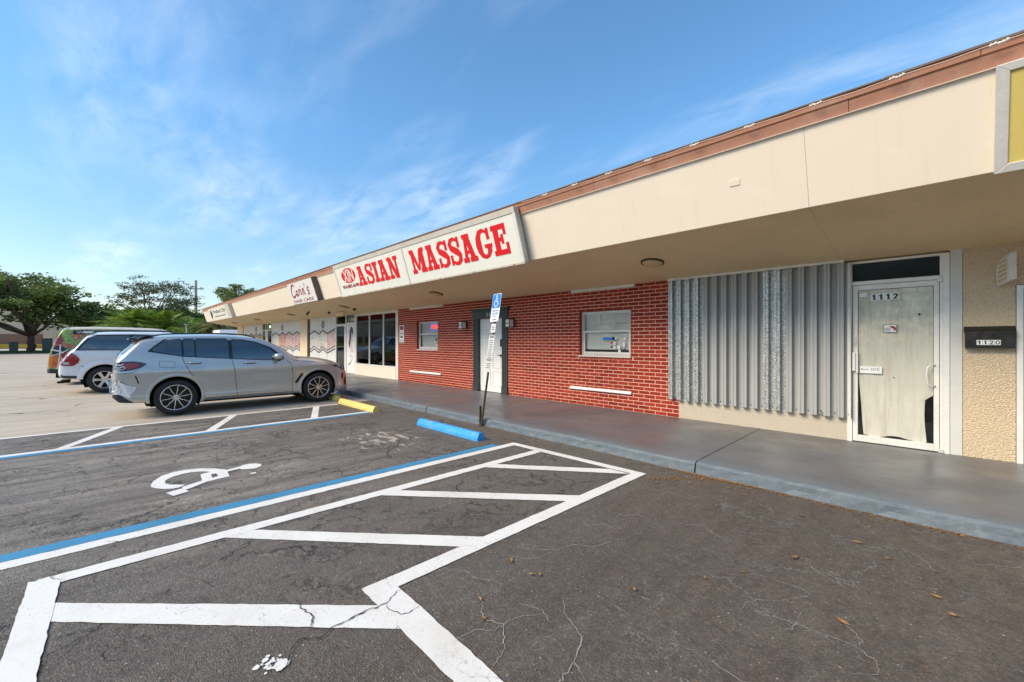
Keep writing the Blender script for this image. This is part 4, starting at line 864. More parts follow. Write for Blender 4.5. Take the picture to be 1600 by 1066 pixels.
def letter(mb, ch, x, z, h, w, T, k0=0.):
    """slab serif letter standing proud of the sign face"""
    if ch == 'S':
        rb = [((.70,.76),(.60,.90),(.40,.955),(.22,.92),(.12,.78),(.18,.64),(.36,.55),(.56,.46),(.70,.33),(.68,.16),(.52,.055),(.32,.05),(.16,.14),(.08,.28)), (.06,.10,.12,.15,.20,.22,.24,.25,.22,.19,.14,.12,.10,.06)]
        mb.ribbon([(x+p[0]*w, z+p[1]*h) for p in rb[0]], [q*h*1.12 for q in rb[1]], lambda u, v: T(u, v, .006+k0))
        for q in ([(.60,.62),(.76,.62),(.76,1),(.62,1)], [(.03,0),(.17,0),(.19,.38),(.03,.38)]): mb.prism([(x+a*w, z+b*h) for a, b in q], .001, .007+k0, T)
        return .80*w
    if ch == 'G':
        rb = [((.74,.74),(.64,.90),(.46,.955),(.28,.90),(.17,.72),(.14,.50),(.17,.28),(.28,.11),(.46,.05),(.62,.10),(.72,.24),(.74,.40)), (.06,.09,.12,.17,.24,.28,.24,.17,.12,.13,.20,.22)]
        mb.ribbon([(x+p[0]*w, z+p[1]*h) for p in rb[0]], [q*h*1.12 for q in rb[1]], lambda u, v: T(u, v, .006+k0))
        for i, q in enumerate(([(.66,.62),(.82,.62),(.82,1),(.68,1)], [(.48,.34),(.90,.34),(.90,.47),(.48,.47)])): mb.prism([(x+a*w, z+b*h) for a, b in q], .001, .0072+k0+i*.0003, T)
        return .90*w
    wd, polys = LET[ch]
    for i, q in enumerate(polys): mb.prism([(x+a*w, z+b*h) for a, b in q], .001, .006+k0+i*.0006, T)
    return wd*w
def word(s, x0, x1, z, h, T, parent):
    wid = {'S': .80, 'G': .90}; tot = sum(wid.get(c, LET.get(c, (0,))[0]) for c in s) + .07*(len(s)-1); w = (x1-x0)/tot; x = x0
    for i, ch in enumerate(s):
        mb = MB(); adv = letter(mb, ch, x, z, h, w, T); mb.build('letter', 'sign_red', parent); x += adv+.07*w

s = thing('shop_sign', (-9.5, 5.2, 3.03), 'long two panel white fascia sign with red letters ASIAN MASSAGE and round XIN logo', 'sign')
o0 = .045; D = .17
MB().prism([(-13.58, 3.02), (-5.34, 3.02), (-5.34, 3.975), (-13.58, 3.975)], o0, D, TF3()).build('sign_box', 'sign_box', s, bevel=.006)
for a, b_ in ((-13.55, -9.36), (-9.30, -5.39)):
    MB().prism([(a, 3.045), (b_, 3.045), (b_, 3.882), (a, 3.882)], D, D+.008, TF3()).build('sign_face', 'sign_face', s)
tr = MB(); tr.prism([(-13.60, 3.885), (-5.32, 3.885), (-5.32, 3.985), (-13.60, 3.985)], D-.01, D+.02, TF3())
MB_bot = [( -13.60, 3.012), (-5.32, 3.012), (-5.32, 3.042), (-13.60, 3.042)]; tr.prism(MB_bot, D-.01, D+.018, TF3())
tr.build('sign_trim', 'sign_box', s, bevel=.003)
for a, b_ in ((-13.61, -13.555), (-9.357, -9.303), (-5.385, -5.315)): MB().prism([(a, 3.043), (b_, 3.043), (b_, 3.884), (a, 3.884)], D-.01, D+.022, TF3()).build('sign_divider', 'alu_white', s, bevel=.003)
for px_ in (-13.0, -11.7, -10.4, -9.33, -8.0, -6.8, -5.6):
    MB().prism([(px_-.012, 3.018), (px_+.012, 3.018), (px_+.012, 3.038), (px_-.012, 3.038)], D+.018, D+.024, TF3()).build('screw', 'roof_edge', s)
T = TF3(D+.008)
word('ASIAN', -12.08, -9.66, 3.235, .53, T, s); word('MASSAGE', -9.04, -5.62, 3.235, .54, T, s)
lg = MB(); c = [(-12.68+.49*math.cos(t), 3.60+.215*math.sin(t)) for t in np.linspace(0, 2*math.pi, 40, endpoint=False)]
lg.prism(c, .001, .006, T); lgo = lg.build('logo_disc', 'sign_red', s)
Tl = lambda u, v: T(u, v, .009)
MB().text('XIN', -13.02, -12.33, 3.42, 3.78, Tl).build('logo_text', 'sign_face', lgo)
MB().text('954.885.6640', -13.28, -12.12, 3.245, 3.345, Tl).build('phone_number', 'sign_dark_red', s)

s = thing('shop_sign', (-17, 5.2, 3.05), "small square white fascia sign reading Corin's HAIR CARE with a dark weathered side", 'sign')
D2 = .20
MB().prism([(-18.42, 3.05), (-15.64, 3.05), (-15.64, 3.875), (-18.42, 3.875)], .005, D2, TF3()).build('sign_box', 'roof_edge', s)
MB().prism([(-18.40, 3.07), (-15.66, 3.07), (-15.66, 3.86), (-18.40, 3.86)], D2, D2+.006, TF3()).build('sign_face', 'panel_white', s)
T = TF3(D2+.006); Tl = lambda u, v: T(u, v, .003)
# flowing script: hand drawn strokes
def strokes(name, mat, parent, L, T, w):
    mb = MB()
    for i, st_ in enumerate(L): mb.ribbon(st_, [w*(.55+.6*math.sin(math.pi*j/(len(st_)-1))) for j in range(len(st_))], lambda u, v, i=i: T(u, v, .003+.0004*i))
    return mb.build(name, mat, parent)
cx = -18.15
sc = [[(cx+.52,3.72),(cx+.42,3.79),(cx+.22,3.76),(cx+.06,3.60),(cx+.02,3.42),(cx+.14,3.33),(cx+.34,3.36),(cx+.48,3.44)],
      [(cx+.66,3.56),(cx+.56,3.52),(cx+.52,3.42),(cx+.60,3.36),(cx+.72,3.42),(cx+.74,3.52),(cx+.66,3.56)],
      [(cx+.84,3.36),(cx+.92,3.58),(cx+1.0,3.54),(cx+1.06,3.57)], [(cx+1.12,3.56),(cx+1.08,3.42),(cx+1.16,3.36)], [(cx+1.17,3.66),(cx+1.20,3.69)],
      [(cx+1.24,3.36),(cx+1.32,3.56),(cx+1.42,3.57),(cx+1.42,3.46),(cx+1.44,3.36),(cx+1.52,3.40)], [(cx+1.66,3.76),(cx+1.60,3.64)],
      [(cx+2.0,3.58),(cx+1.86,3.58),(cx+1.82,3.50),(cx+1.94,3.44),(cx+1.92,3.36),(cx+1.76,3.35)]]
strokes('script_lettering', 'sign_dark_red', s, sc, T, .085)
MB().text('HAIR CARE', -18.15, -15.95, 3.115, 3.23, Tl).build('lettering', 'sign_dark_red', s)

s = thing('shop_sign', (-33.6, 5.2, 3.05), 'farthest fascia sign, white with black letters Produce City and a dark leaf mark', 'sign')
MB().prism([(-37.0, 3.03), (-30.1, 3.03), (-30.1, 3.87), (-37.0, 3.87)], .005, D2, TF3()).build('sign_box', 'sign_box', s)
MB().prism([(-36.9, 3.06), (-31.0, 3.06), (-31.0, 3.85), (-36.9, 3.85)], D2, D2+.006, TF3()).build('sign_face', 'sign_face', s)
T = TF3(D2+.006); Tl = lambda u, v: T(u, v, .003)
MB().text('Produce City', -35.4, -31.2, 3.42, 3.72, Tl, .15).build('lettering', 'sign_black', s)
MB().text('FARMERS MARKET', -35.2, -31.4, 3.24, 3.33, Tl).build('small_lettering', 'dark_trim', s)
MB().flat([(-36.3,3.15),(-35.85,3.35),(-35.75,3.6),(-36.0,3.8),(-36.4,3.6),(-36.5,3.35)], Tl).build('leaf_mark', 'sign_black', s)

s = thing('shop_sign', (1.9, 5.3, 3.03), 'yellow fascia sign in a silver frame cut off by the right edge', 'sign')
MB().prism([(.28, 3.03), (3.6, 3.03), (3.6, 3.835), (.28, 3.835)], .003, .10, TF3()).build('sign_box', 'alu', s)
MB().prism([(.35, 3.09), (3.53, 3.09), (3.53, 3.78), (.35, 3.78)], .10, .104, TF3()).build('sign_face', 'sign_yellow', s)
T3 = TF3(.10)
for q in ([(.272,3.022),(3.608,3.022),(3.53,3.09),(.35,3.09)], [(.272,3.843),(.35,3.78),(3.53,3.78),(3.608,3.843)], [(.272,3.022),(.35,3.09),(.35,3.78),(.272,3.843)], [(3.608,3.022),(3.608,3.843),(3.53,3.78),(3.53,3.09)]):
    MB().prism(q, .0, .022, T3).build('sign_frame', 'alu', s, bevel=.004)

# ================================================================== STORM SHUTTER
s = thing('storm_shutter', (-2.33, YW, .47), 'corrugated metal storm shutter bolted over the window left of door 1112', 'shutter')
P0, PW = -3.62, .3142
def shutter_profile(x0, n, half=False):
    pts = []
    for k in range(n):
        b = x0+k*.1571
        pts += [(b+.000,.080),(b+.030,.082),(b+.034,.075),(b+.041,.075),(b+.045,.082),(b+.076,.082),(b+.084,.003),(b+.090,0.0),(b+.140,0.0),(b+.145,.004),(b+.1571,.080)]
    return pts
k = 0; x = P0
while x < -1.08:
    n = 2 if x+PW < -1.02 else 1
    galv = k in (0, 1, 5); dz = rng.uniform(-.006, .006); zb = .462-.0*k+dz; zt_ = 2.665
    pf = shutter_profile(x, n); yo = YW-.012-(.003 if k % 2 else 0)
    rows = [[(u, yo-d, z) for u, d in pf] for z in (zb, zb+.02, (zb+zt_)/2, zt_)]
    rows2 = [[(u, yo-d+.0022, z) for u, d in pf] for z in (zt_, zb)]
    p = MB().grid(rows).grid(rows2).build('shutter_panel', 'galv' if galv else 'zinc', s, label='shiny spangled galvanised panel' if galv else None)
    for j in range(n):
        bx = x+j*.1571+.118
        MB().lathe([(0, -.009), (.007, -.008), (.0085, -.002), (.0085, 0)], lambda a, b, c, bx=bx, zb=zb: (bx+a, yo-.003+c, zb+.045+b), 8).build('bolt', 'black', p)
    x += PW; k += 1
MB().box(-3.63, -1.03, YW-.104, YW-.002, 2.667, 2.705).build('header_track', 'alu_white', s)
MB().box(-3.625, -1.03, YW-.011, YW-.003, .452, .50).build('sill_track', 'alu_white', s)
for bx in (-1.42+.115, -1.10):
    MB().box(bx-.02, bx-.004, YW-.05, YW-.03, .485, .545).box(bx+.0, bx+.014, YW-.05, YW-.03, .475, .50).build('wing_nut', 'chrome', s)

# ================================================================== SMALL FITTINGS
s = thing('mailbox', (.33, YW, 1.46), 'black wall mailbox numbered 1120 on yellow stucco', 'mailbox')
MB().box(.14, .535, YW-.105, YW-.004, 1.465, 1.655).build('box_body', 'black_metal', s, bevel=.006)
MB().add([(.132,YW-.115,1.640),(.543,YW-.115,1.640),(.543,YW-.004,1.715),(.132,YW-.004,1.715),(.132,YW-.115,1.655),(.543,YW-.115,1.655),(.543,YW-.004,1.728),(.132,YW-.004,1.728)], [(0,3,2,1),(4,5,6,7),(0,1,5,4),(1,2,6,5),(2,3,7,6),(3,0,4,7)]).build('lid', 'black_metal', s, bevel=.003)
npx = MB()
for k in range(4): npx.box(.235+k*.048, .235+k*.048+.046, YW-.109, YW-.1055, 1.503, 1.562)
npo = npx.build('number_plate', 'plate', s)
tb = MB()
for k, ch in enumerate('1120'):
    xq = .235+k*.048+.023; z0_, z1_ = 1.510, 1.555; T_ = lambda u, v: (u, YW-.1105, v)
    if ch == '1': tb.box(xq-.004, xq+.007, YW-.112, YW-.1095, z0_, z1_).box(xq-.011, xq-.004, YW-.1118, YW-.1095, z1_-.012, z1_-.004)
    elif ch == '2': tb.ribbon([(xq-.015,z1_-.012),(xq-.006,z1_-.003),(xq+.008,z1_-.004),(xq+.012,z1_-.014),(xq+.002,z1_-.027),(xq-.012,z0_+.004)], .008, T_).box(xq-.016, xq+.015, YW-.1112, YW-.1095, z0_, z0_+.008)
    else: tb.ribbon([(xq+.014*math.cos(t), (z0_+z1_)/2+.019*math.sin(t)) for t in np.linspace(0, 2*math.pi, 17)], .0085, T_)
tb.build('number', 'black', npo)

s = thing('wall_light', (.46, YW, 2.40), 'white slatted wall light with amber louvres high on the stucco', 'light')
MB().box(.395, .425, YW-.06, YW-.004, 2.26, 2.40).build('bracket', 'alu_white', s, bevel=.004)
bx = MB()
Tw = lambda u, v, w: (.425+u*.5-w*.87, YW-.06-u*.87-w*.5, 2.20+v-.35*w)
bx.prism([(0,0),(.17,.05),(.17,.36),(0,.29)], -.035, .035, Tw); bx.build('housing', 'alu_white', s, bevel=.004)
for k in range(5): MB().prism([(.03,.045+k*.052),(.14,.075+k*.052),(.14,.105+k*.052),(.03,.075+k*.052)], .0352, .041, Tw).build('louvre', 'lamp_glass', s)

for i, (x, lb) in enumerate([(-3.43, 'ceiling light nearest the camera, above the end of the brick wall'), (-9.84, 'ceiling light under the soffit behind the ASIAN MASSAGE sign'), (-16.13, 'ceiling light under the soffit in front of the door 1108 storefront'), (-22.62, 'fourth ceiling light from the camera, by the cream column'), (-29.2, 'second farthest ceiling light under the soffit'), (-35.6, 'farthest ceiling light near the end of the soffit')]):
    y = 6.56; z = SZ(y)
    if i == 0:
        lamp0 = s = thing('ceiling_light', (x, y, z), lb, 'light', 'round ceiling lights under the soffit', local=True); s.rotation_euler = (math.atan((2.69-3.04)/(7.62-5.64)), 0, 0)
        MB().lathe([(.05, 0), (.185, 0), (.19, -.022), (.178, -.036), (.165, -.030), (.165, -.01)], lambda a, b, c: (a, b, c), 32).build('lamp_rim', 'bronze', s, smooth=True)
        MB().lathe([(.166, -.026), (.150, -.048), (.11, -.066), (.06, -.076), (0.001, -.079)], lambda a, b, c: (a, b, c), 32).build('lamp_shade', 'lamp_glass', s, smooth=True)
    else:
        c = copy_tree(lamp0, (x, y, z)); c['label'] = lb
for i, (x, lb) in enumerate([(-9.86, 'black wall lantern left of the dark door surround'), (-7.86, 'black wall lantern right of the dark door surround')]):
    if i == 0:
        lan = s = thing('wall_lantern', (x, YW-.01, 2.02), lb, 'lantern', 'black lanterns beside the centre door', local=True)
        MB().box(-.05, .05, -.03, 0, -.10, .12).tube([(0,-.02,.06),(0,-.10,.10),(0,-.14,.09)], .012, 6).build('bracket', 'black', s)
        MB().box(-.09, .09, -.23, -.05, .085, .105).box(-.08, .08, -.22, -.06, -.115, -.10).box(-.085, -.073, -.225, -.213, -.1, .085).box(.073, .085, -.225, -.213, -.1, .085).box(-.085, -.073, -.067, -.055, -.1, .085).box(.073, .085, -.067, -.055, -.1, .085).box(-.085, .085, -.224, -.214, -.02, .0).build('lantern_cage', 'black', s)
        MB().box(-.072, .072, -.212, -.068, -.1, .084).build('lantern_glass', 'plate', s)
    else: c = copy_tree(lan, (x, YW-.01, 2.02)); c['label'] = lb
s = thing('wall_notice', (-13.6, YW-.01, 1.75), 'narrow white and red notice at the left end of the brick wall', 'notice')
MB().box(-13.78, -13.46, YW-.016, YW-.0125, 1.50, 2.12).build('notice_board', 'sheet', s)
MB().box(-13.74, -13.50, YW-.019, YW-.017, 1.95, 2.08).box(-13.74, -13.50, YW-.019, YW-.017, 1.80, 1.83).build('notice_print', 'sign_dark_red', s)
MB().box(-13.70, -13.55, YW-.019, YW-.017, 1.66, 1.73).box(-13.72, -13.66, YW-.019, YW-.017, 1.54, 1.58).box(-13.6, -13.53, YW-.019, YW-.017, 1.54, 1.58).build('notice_text', 'dark_trim', s)
for x, lb in ((-16.0, 'small black dome camera under the soffit above the shop window'), (-18.6, 'small black dome camera under the soffit above door 1108')):
    y = 6.9; z = SZ(y)
    s = thing('dome_camera', (x, y, z), lb, 'camera', 'dome cameras under the soffit')
    MB().lathe([(.05, 0), (.062, -.01), (.062, -.035), (.05, -.07), (.02, -.09), (.001, -.093)], lambda a, b, c, x=x, y=y, z=z: (x+a, y+b, z+c), 16).build('camera_body', 'black', s, smooth=True)
s = thing('blade_sign', (-17.9, 7.1, 2.6), 'small tan hanging box above door 1108', 'sign')
MB().box(-18.25, -17.45, 7.05, 7.15, 2.60, 2.76).build('sign_box', 'soffit', s, bevel=.006)
MB().tube([(-18.1, 7.1, 2.76), (-18.1, 7.1, 2.80)], .01, 6).tube([(-17.6, 7.1, 2.76), (-17.6, 7.1, 2.80)], .01, 6).build('hanger', 'soffit', s)
s = thing('floodlight', (-19.9, 6.4, 2.85), 'small bronze floodlight under the soffit left of door 1108', 'light')
MB().tube([(-19.9, 6.5, 2.88), (-19.9, 6.5, 2.80)], .03, 8).lathe([(.02, 0), (.07, .06), (.075, .12), (.001, .121)], lambda a, b, c: (-19.9+a*.8, 6.5-c*.8, 2.80+b-.4*c), 12).build('lamp_head', 'bronze', s)

# ================================================================== PARKING SIGN POST
s = thing('parking_sign', (-5.90, 4.90, 0), 'leaning accessible parking sign with blue wheelchair plate on a rusty post', 'sign', local=True, rz=R(-12))
lean = Vector((.105, .09, 1)); P = lambda z: (lean.x*z, lean.y*z, z)
MB().box(-.055, -.02, -.02, .02, 0, .36).build('post_stub', 'post', s, bevel=.003)
po = MB()
Tq = lambda a, b, c: (lean.x*c+a, lean.y*c+b, c)
po.prism([(-.019,-.014),(.019,-.014),(.019,.014),(-.019,.014)], .0, 2.34, Tq); po.build('post', 'post', s, bevel=.003)
def plate(x0, x1, z0, z1, mat, name, off, par=s, r_=.02):
    q = [(x0+r_,z0),(x1-r_,z0),(x1,z0+r_),(x1,z1-r_),(x1-r_,z1),(x0+r_,z1),(x0,z1-r_),(x0,z0+r_)]
    return MB().prism(q, off, off+.002, lambda u, v, w: (lean.x*v+u, lean.y*v-w, v)).build(name, mat, par)
Tt = lambda o: (lambda u, v: (lean.x*v+u, lean.y*v-o, v))
pb = plate(-.15, .15, 1.90, 2.40, 'sheet', 'sign_plate', .016)
plate(-.142, .142, 2.14, 2.392, 'ada_blue', 'blue_field', .0185, pb)
iso = MB(); Ti = lambda u, v: Tt(.0212)(u, v)
iso.flat([(.0+.018*math.cos(t), 2.355+.018*math.sin(t)) for t in np.linspace(0, 6.283, 12, endpoint=False)], Ti)
iso.ribbon([(0,2.335),(.003,2.262),(.050,2.262),(.066,2.215),(.086,2.215)], .018, Tt(.0214)).ribbon([(0,2.305),(.045,2.305)], .014, Tt(.0216))
iso.ribbon([(-.018,2.288),(-.052,2.262),(-.062,2.225),(-.045,2.186),(-.008,2.168),(.034,2.178),(.058,2.205)], .016, Tt(.0218)); iso.build('wheelchair_mark', 'sheet', pb)
for i, (t_, z_) in enumerate((('RESERVED PARKING', 2.095), ('DISABLED PERMIT', 2.045), ('REQUIRED', 1.995), ('$250 FINE', 1.935))):
    w_ = .115 if len(t_) > 10 else .075; MB().text(t_, -w_, w_, z_-.016, z_+.016, Tt(.0195)).build('lettering', 'ada_blue' if i < 3 else 'dark_trim', pb)
pc = plate(-.09, .09, 1.70, 1.86, 'grey_panel', 'sign_plate', .016); MB().ribbon([(-.06,1.80),(.06,1.80)], .012, Tt(.019)).ribbon([(-.05,1.76),(.05,1.76)], .012, Tt(.019)).build('sign_text', 'dark_trim', pc)
pd = plate(-.105, .105, .99, 1.66, 'grey_panel', 'sign_plate', .016)
MB().text('TOW-AWAY', -.09, .09, 1.60, 1.65, Tt(.0195)).build('lettering', 'dark_trim', pd)
tl = MB()
for k in range(14):
    if k in (9, 10): continue
    z_ = 1.56-k*.038; w_ = .05+.035*rng.random(); tl.ribbon([(-w_, z_), (-w_*.2, z_)], .012, Tt(.0195)).ribbon([(-w_*.08, z_), (w_*.9, z_)], .012, Tt(.0196))
tl.build('sign_text', 'dark_trim', pd); MB().text('HOURS', -.08, .08, 1.185, 1.235, Tt(.0195)).build('lettering', 'black', pd)

# ================================================================== WHEEL STOPS
def wheel_stop(x0, x1, y0, mat, label):
    s = thing('wheel_stop', ((x0+x1)/2, y0+.08, 0), label, 'wheel stop', 'concrete wheel stops along the walkway')
    pf = [(0, 0), (.005, .045), (.045, .115), (.055, .12), (.105, .12), (.115, .115), (.155, .045), (.16, 0)]
    n = 24; rows = []
    for i in range(n+1):
        t = i/n; x = x0+(x1-x0)*t; e = min(1, min(t, 1-t)*n*.6+.0) ; sh = 0 if 0 < i < n else .012
        rows.append([(x+(sh if i == 0 else -sh if i == n else 0)*min(1, z/.1), y0+y+rng.gauss(0, .0012), z*(1-.0*sh)+rng.gauss(0, .0012)*(z > 0)) for y, z in pf])
    mb = MB().grid(rows)
    for r_ in (rows[0], rows[-1]): mb.add(r_, [tuple(range(len(r_)))])
    mb.build('stop_block', mat, s)
    for t in (.17, .83):
        x = x0+(x1-x0)*t; MB().lathe([(.010, 0), (.012, .003), (.004, .004), (.001, .004)], lambda a, b, c, x=x: (x+a, y0+.08+b, .1205+c), 10).build('anchor_pin', 'post', s)
wheel_stop(-6.80, -5.03, 4.10, 'stop_blue', 'bright blue painted concrete wheel stop by the leaning parking sign')
wheel_stop(-10.52, -8.62, 4.12, 'stop_yellow', 'yellow painted wheel stop at the head of the far striped aisle')
wheel_stop(-12.80, -10.98, 4.24, 'stop_yellow', 'yellow wheel stop under the front of the grey SUV')  # one yellow on every face, ends included
wheel_stop(-18.9, -17.0, 4.2, 'stop_yellow', 'yellow wheel stop in front of the white SUV')

# fallen leaves
def leaf(x, y, L, a, k, z0=.006):
    W = L*(.34+.2*rng.random()); c, s_ = math.cos(a), math.sin(a); cu = .25*L*rng.random()
    pts = [(-.5*L, 0), (-.2*L, W*.45), (.15*L, W*.5), (.5*L, 0), (.15*L, -W*.5), (-.2*L, -W*.45)]
    z = [0, .3, .3, 1, .4, .2]
    vs = [(x+p[0]*c-p[1]*s_, y+p[0]*s_+p[1]*c, z0+cu*z[i]+.006) for i, p in enumerate(pts)] + [(x, y, z0)]
    return vs, [(i, (i+1) % 6, 6) for i in range(6)]
LF = [(-1.87,2.05,.06),(-1.91,2.01,.05),(-2.13,2.04,.075),(-1.94,1.60,.05),(-1.79,1.50,.05),(-.76,3.52,.11),(-.30,3.98,.05),(-.48,4.13,.09),(-.05,3.6,.07),(.02,3.42,.06),(-1.2,3.9,.05),(-1.5,4.1,.06),(-.9,4.4,.06),(-1.95,4.55,.06),(-2.2,4.3,.05),(-4.9,3.45,.06),(-3.9,2.9,.06),(-3.2,2.5,.04),(-1.35,2.35,.06),(-.95,3.05,.05),(-2.75,1.7,.035),(-1.1,2.8,.05),(-.4,2.9,.08),(-5.1,4.5,.07),(-4.4,4.75,.06)]
LL = {5: 'largest dry leaf, pale brown, on the dark asphalt at the lower right', 24: 'dry leaf close to the kerb left of the striped aisle tip', 23: 'dry leaf between the blue wheel stop and the kerb'}
for i, (x, y, l) in enumerate(LF):
    v, f_ = leaf(x, y, l*.88, rng.random()*6.3, i); MB().add(v, f_).build('fallen_leaf', 'leaf_litter', None, label='dry brown leaf lying on the dark asphalt' if i not in LL else LL[i], cat='leaf', group='fallen leaves scattered on the asphalt')
lit = MB()
for i in range(1500):
    x = rng.choice([rng.uniform(-2.4, 1.2), rng.uniform(-6, 1.2), rng.uniform(-2.2, -1.4)]); e = abs(rng.gauss(0, .035))
    y = 4.945-.02-e+.010*math.sin(x*3.1)
    if rng.random() < .12: y -= rng.random()*.35
    v, f_ = leaf(x, y, .008+.022*rng.random()**2, rng.random()*6.3, i, .002); lit.add(v, f_)
for i in range(500):
    x, y = rng.uniform(-6, 1.0), rng.uniform(1.0, 4.9); v, f_ = leaf(x, y, .005+.012*rng.random()**3, rng.random()*6.3, i, .001); lit.add(v, f_)
for i in range(160):
    t = rng.random(); x, y = -2.35+.45*t+rng.gauss(0, .03), 4.35+.5*t+rng.gauss(0, .03); v, f_ = leaf(x, y, .008+.022*rng.random(), rng.random()*6.3, i, .001); lit.add(v, f_)
lit.build('leaf_litter', 'leaf_litter', kind='stuff', label='brown leaf crumbs gathered along the kerb')
# ================================================================== VEHICLES
def pchip(pts):
    xs = np.array([p[0] for p in pts], float); ys = np.array([p[1] for p in pts], float); h = np.diff(xs); d = np.diff(ys)/h
    m = np.zeros(len(xs)); m[0] = d[0]; m[-1] = d[-1]
    for i in range(1, len(xs)-1):
        m[i] = 0 if d[i-1]*d[i] <= 0 else (h[i-1]+h[i])*3/((2*h[i]+h[i-1])/d[i-1]+(h[i]+2*h[i-1])/d[i])
    def f(x):
        x = min(max(x, xs[0]), xs[-1]); i = min(int(np.searchsorted(xs, x, side='right'))-1, len(xs)-2); t = (x-xs[i])/h[i]
        return float((2*t**3-3*t**2+1)*ys[i]+(t**3-2*t**2+t)*h[i]*m[i]+(-2*t**3+3*t**2)*ys[i+1]+(t**3-t**2)*h[i]*m[i+1])
    return f
class Shell:
    """car body: local x lateral, y along the car (0 = tail), z up"""
    def __init__(s, L, hw, top, side, plan, crown, sill, wheels, ar, p=2.3):
        s.L, s.hw, s.wheels, s.ar, s.p = L, hw, wheels, ar, p
        s.top = pchip(top); s.side = pchip(side); s.plan = pchip(plan); s.crown = pchip(crown) ; s.sill = pchip(sill)
    def base(s, u, z): return s.hw*s.plan(u)*s.side(z)
    def half(s, u, z):
        zt = s.top(u); c = s.crown(u); v = (z-(zt-c))/c
        if v <= 0: return s.base(u, z)
        v = min(v, 1); return s.base(u, z)*(1-v**s.p)**(1/s.p)
    def zb(s, u):
        z = s.sill(u)
        for wy, wz in s.wheels:
            d = s.ar**2-(u-wy)**2
            if d > 0: z = max(z, wz+math.sqrt(d))
        return z
    def body(s, n=150):
        us = set(np.linspace(0, s.L, n)); 
        for e in (.008, .02, .04): us |= {e, s.L-e}
        for wy, wz in s.wheels: us |= {wy-s.ar*.9999, wy+s.ar*.9999, wy-s.ar*.985, wy+s.ar*.985, wy-s.ar*.94, wy+s.ar*.94}
        us = sorted(u for u in us if 0 <= u <= s.L); rows = []
        for u in us:
            zt, c, z0 = s.top(u), s.crown(u), s.zb(u); c = min(c, (zt-z0)*.6); r = []
            hb = s.base(u, z0); r += [(max(.1, hb-.10), z0+.012), (hb-.012, z0)]
            for k in range(1, 18): z = z0+(zt-c-z0)*k/17; r.append((s.half(u, z), z))
            bb = None
            for k in range(1, 11):
                th = k/10*math.pi/2; v = math.sin(th)**(2/s.p); z = zt-c+c*v; r.append((s.base(u, z)*max(0, math.cos(th))**(2/s.p), z))
            rows.append([(x, u, z) for x, z in r] + [(-x, u, z) for x, z in reversed(r[:-1])])
        mb = MB().grid(rows); m = len(rows[0])
        for rr in (rows[0], rows[-1]):
            k = m//2; n0 = len(mb.v); mb.v += rr
            for i in range(k): mb.f.append((n0+i, n0+i+1, n0+m-2-i, n0+m-1-i) if m-2-i != i+1 else (n0+i, n0+i+1, n0+m-1-i))
        return mb
    def patch(s, mb, lo, hi, off=.004, side=1, nu=28, nv=8, us=None):
        """surface patch between the polylines lo and hi in (u,z)"""
        fl = lambda L, u: float(np.interp(u, [p[0] for p in L], [p[1] for p in L]))
        a, b = lo[0][0], lo[-1][0]; us = sorted(set(np.linspace(a, b, nu)) | {p[0] for p in lo} | {p[0] for p in hi if a <= p[0] <= b}); rows = []
        for u in us:
            z0, z1 = fl(lo, u), max(fl(hi, u), fl(lo, u)+1e-4); rows.append([(side*(s.half(u, z0+(z1-z0)*k/nv)+off), u, z0+(z1-z0)*k/nv) for k in range(nv+1)])
        return mb.grid(rows)
    def line(s, mb, pts, w=.008, off=.003, side=1):
        out = []
        for a, b in zip(pts[:-1], pts[1:]):
            n = max(1, int(math.dist(a, b)/.03))
            for i in range(n): t = i/n; out.append((a[0]+(b[0]-a[0])*t, a[1]+(b[1]-a[1])*t))
        out.append(pts[-1])
        return mb.ribbon(out, w, lambda u, z: (side*(s.half(u, z)+off), u, z))
    def over(s, mb, ua, ub, f0, off=.006, n=16, shrink=0.):
        """glass across the car between stations ua..ub; f0 = share of the crown left out at each side"""
        rows = []
        for u in np.linspace(ua, ub, n):
            zt, c = s.top(u), s.crown(u); r = []
            for k in range(25):
                th = math.pi/2*(f0+(1-f0)*min(1, k/12)) if k <= 12 else math.pi/2*(f0+(1-f0)*(24-k)/12)
                v = math.sin(th)**(2/s.p); z = zt-c+c*v; x = s.base(u, z)*max(0, math.cos(th))**(2/s.p); r.append(((x if k <= 12 else -x), u, z+off))
            rows.append(r)
        return mb.grid(rows)
    def wells(s, car):
        for wy, wz in s.wheels:
            for sd in (1, -1):
                mb = MB()
                r = []
                for xx in (s.hw*s.side(.5)-.015, s.hw-.42):
                    r.append([(sd*xx, wy+(s.ar+.002)*math.cos(t), wz+(s.ar+.002)*math.sin(t)) for t in np.linspace(-.5, math.pi+.5, 30)])
                mb.grid(r); mb.add([(sd*(s.hw-.42), wy+s.ar*1.05*math.cos(t), wz+s.ar*1.05*math.sin(t)) for t in np.linspace(-.5, math.pi+.5, 20)], [tuple(range(20))]); mb.build('wheel_arch_liner', 'under', car)
    def flare(s, mb, side, ext=.05, out=.014, wi=None):
        for wy, wz in ([s.wheels[wi]] if wi is not None else s.wheels):
            rows = []
            for t in np.linspace(-.42, math.pi+.42, 48):
                r = []
                for rr, o in ((s.ar-.002, -.02), (s.ar-.003, out*.8), (s.ar+.010, out), (s.ar+ext*.7, out*.75), (s.ar+ext, .001)):
                    u = wy+rr*math.cos(t); z = max(wz+rr*math.sin(t), s.sill(u)-.02); r.append((side*(s.half(u, max(z, .2))+o), u, z))
                rows.append(r)
            mb.grid(rows)
        return mb
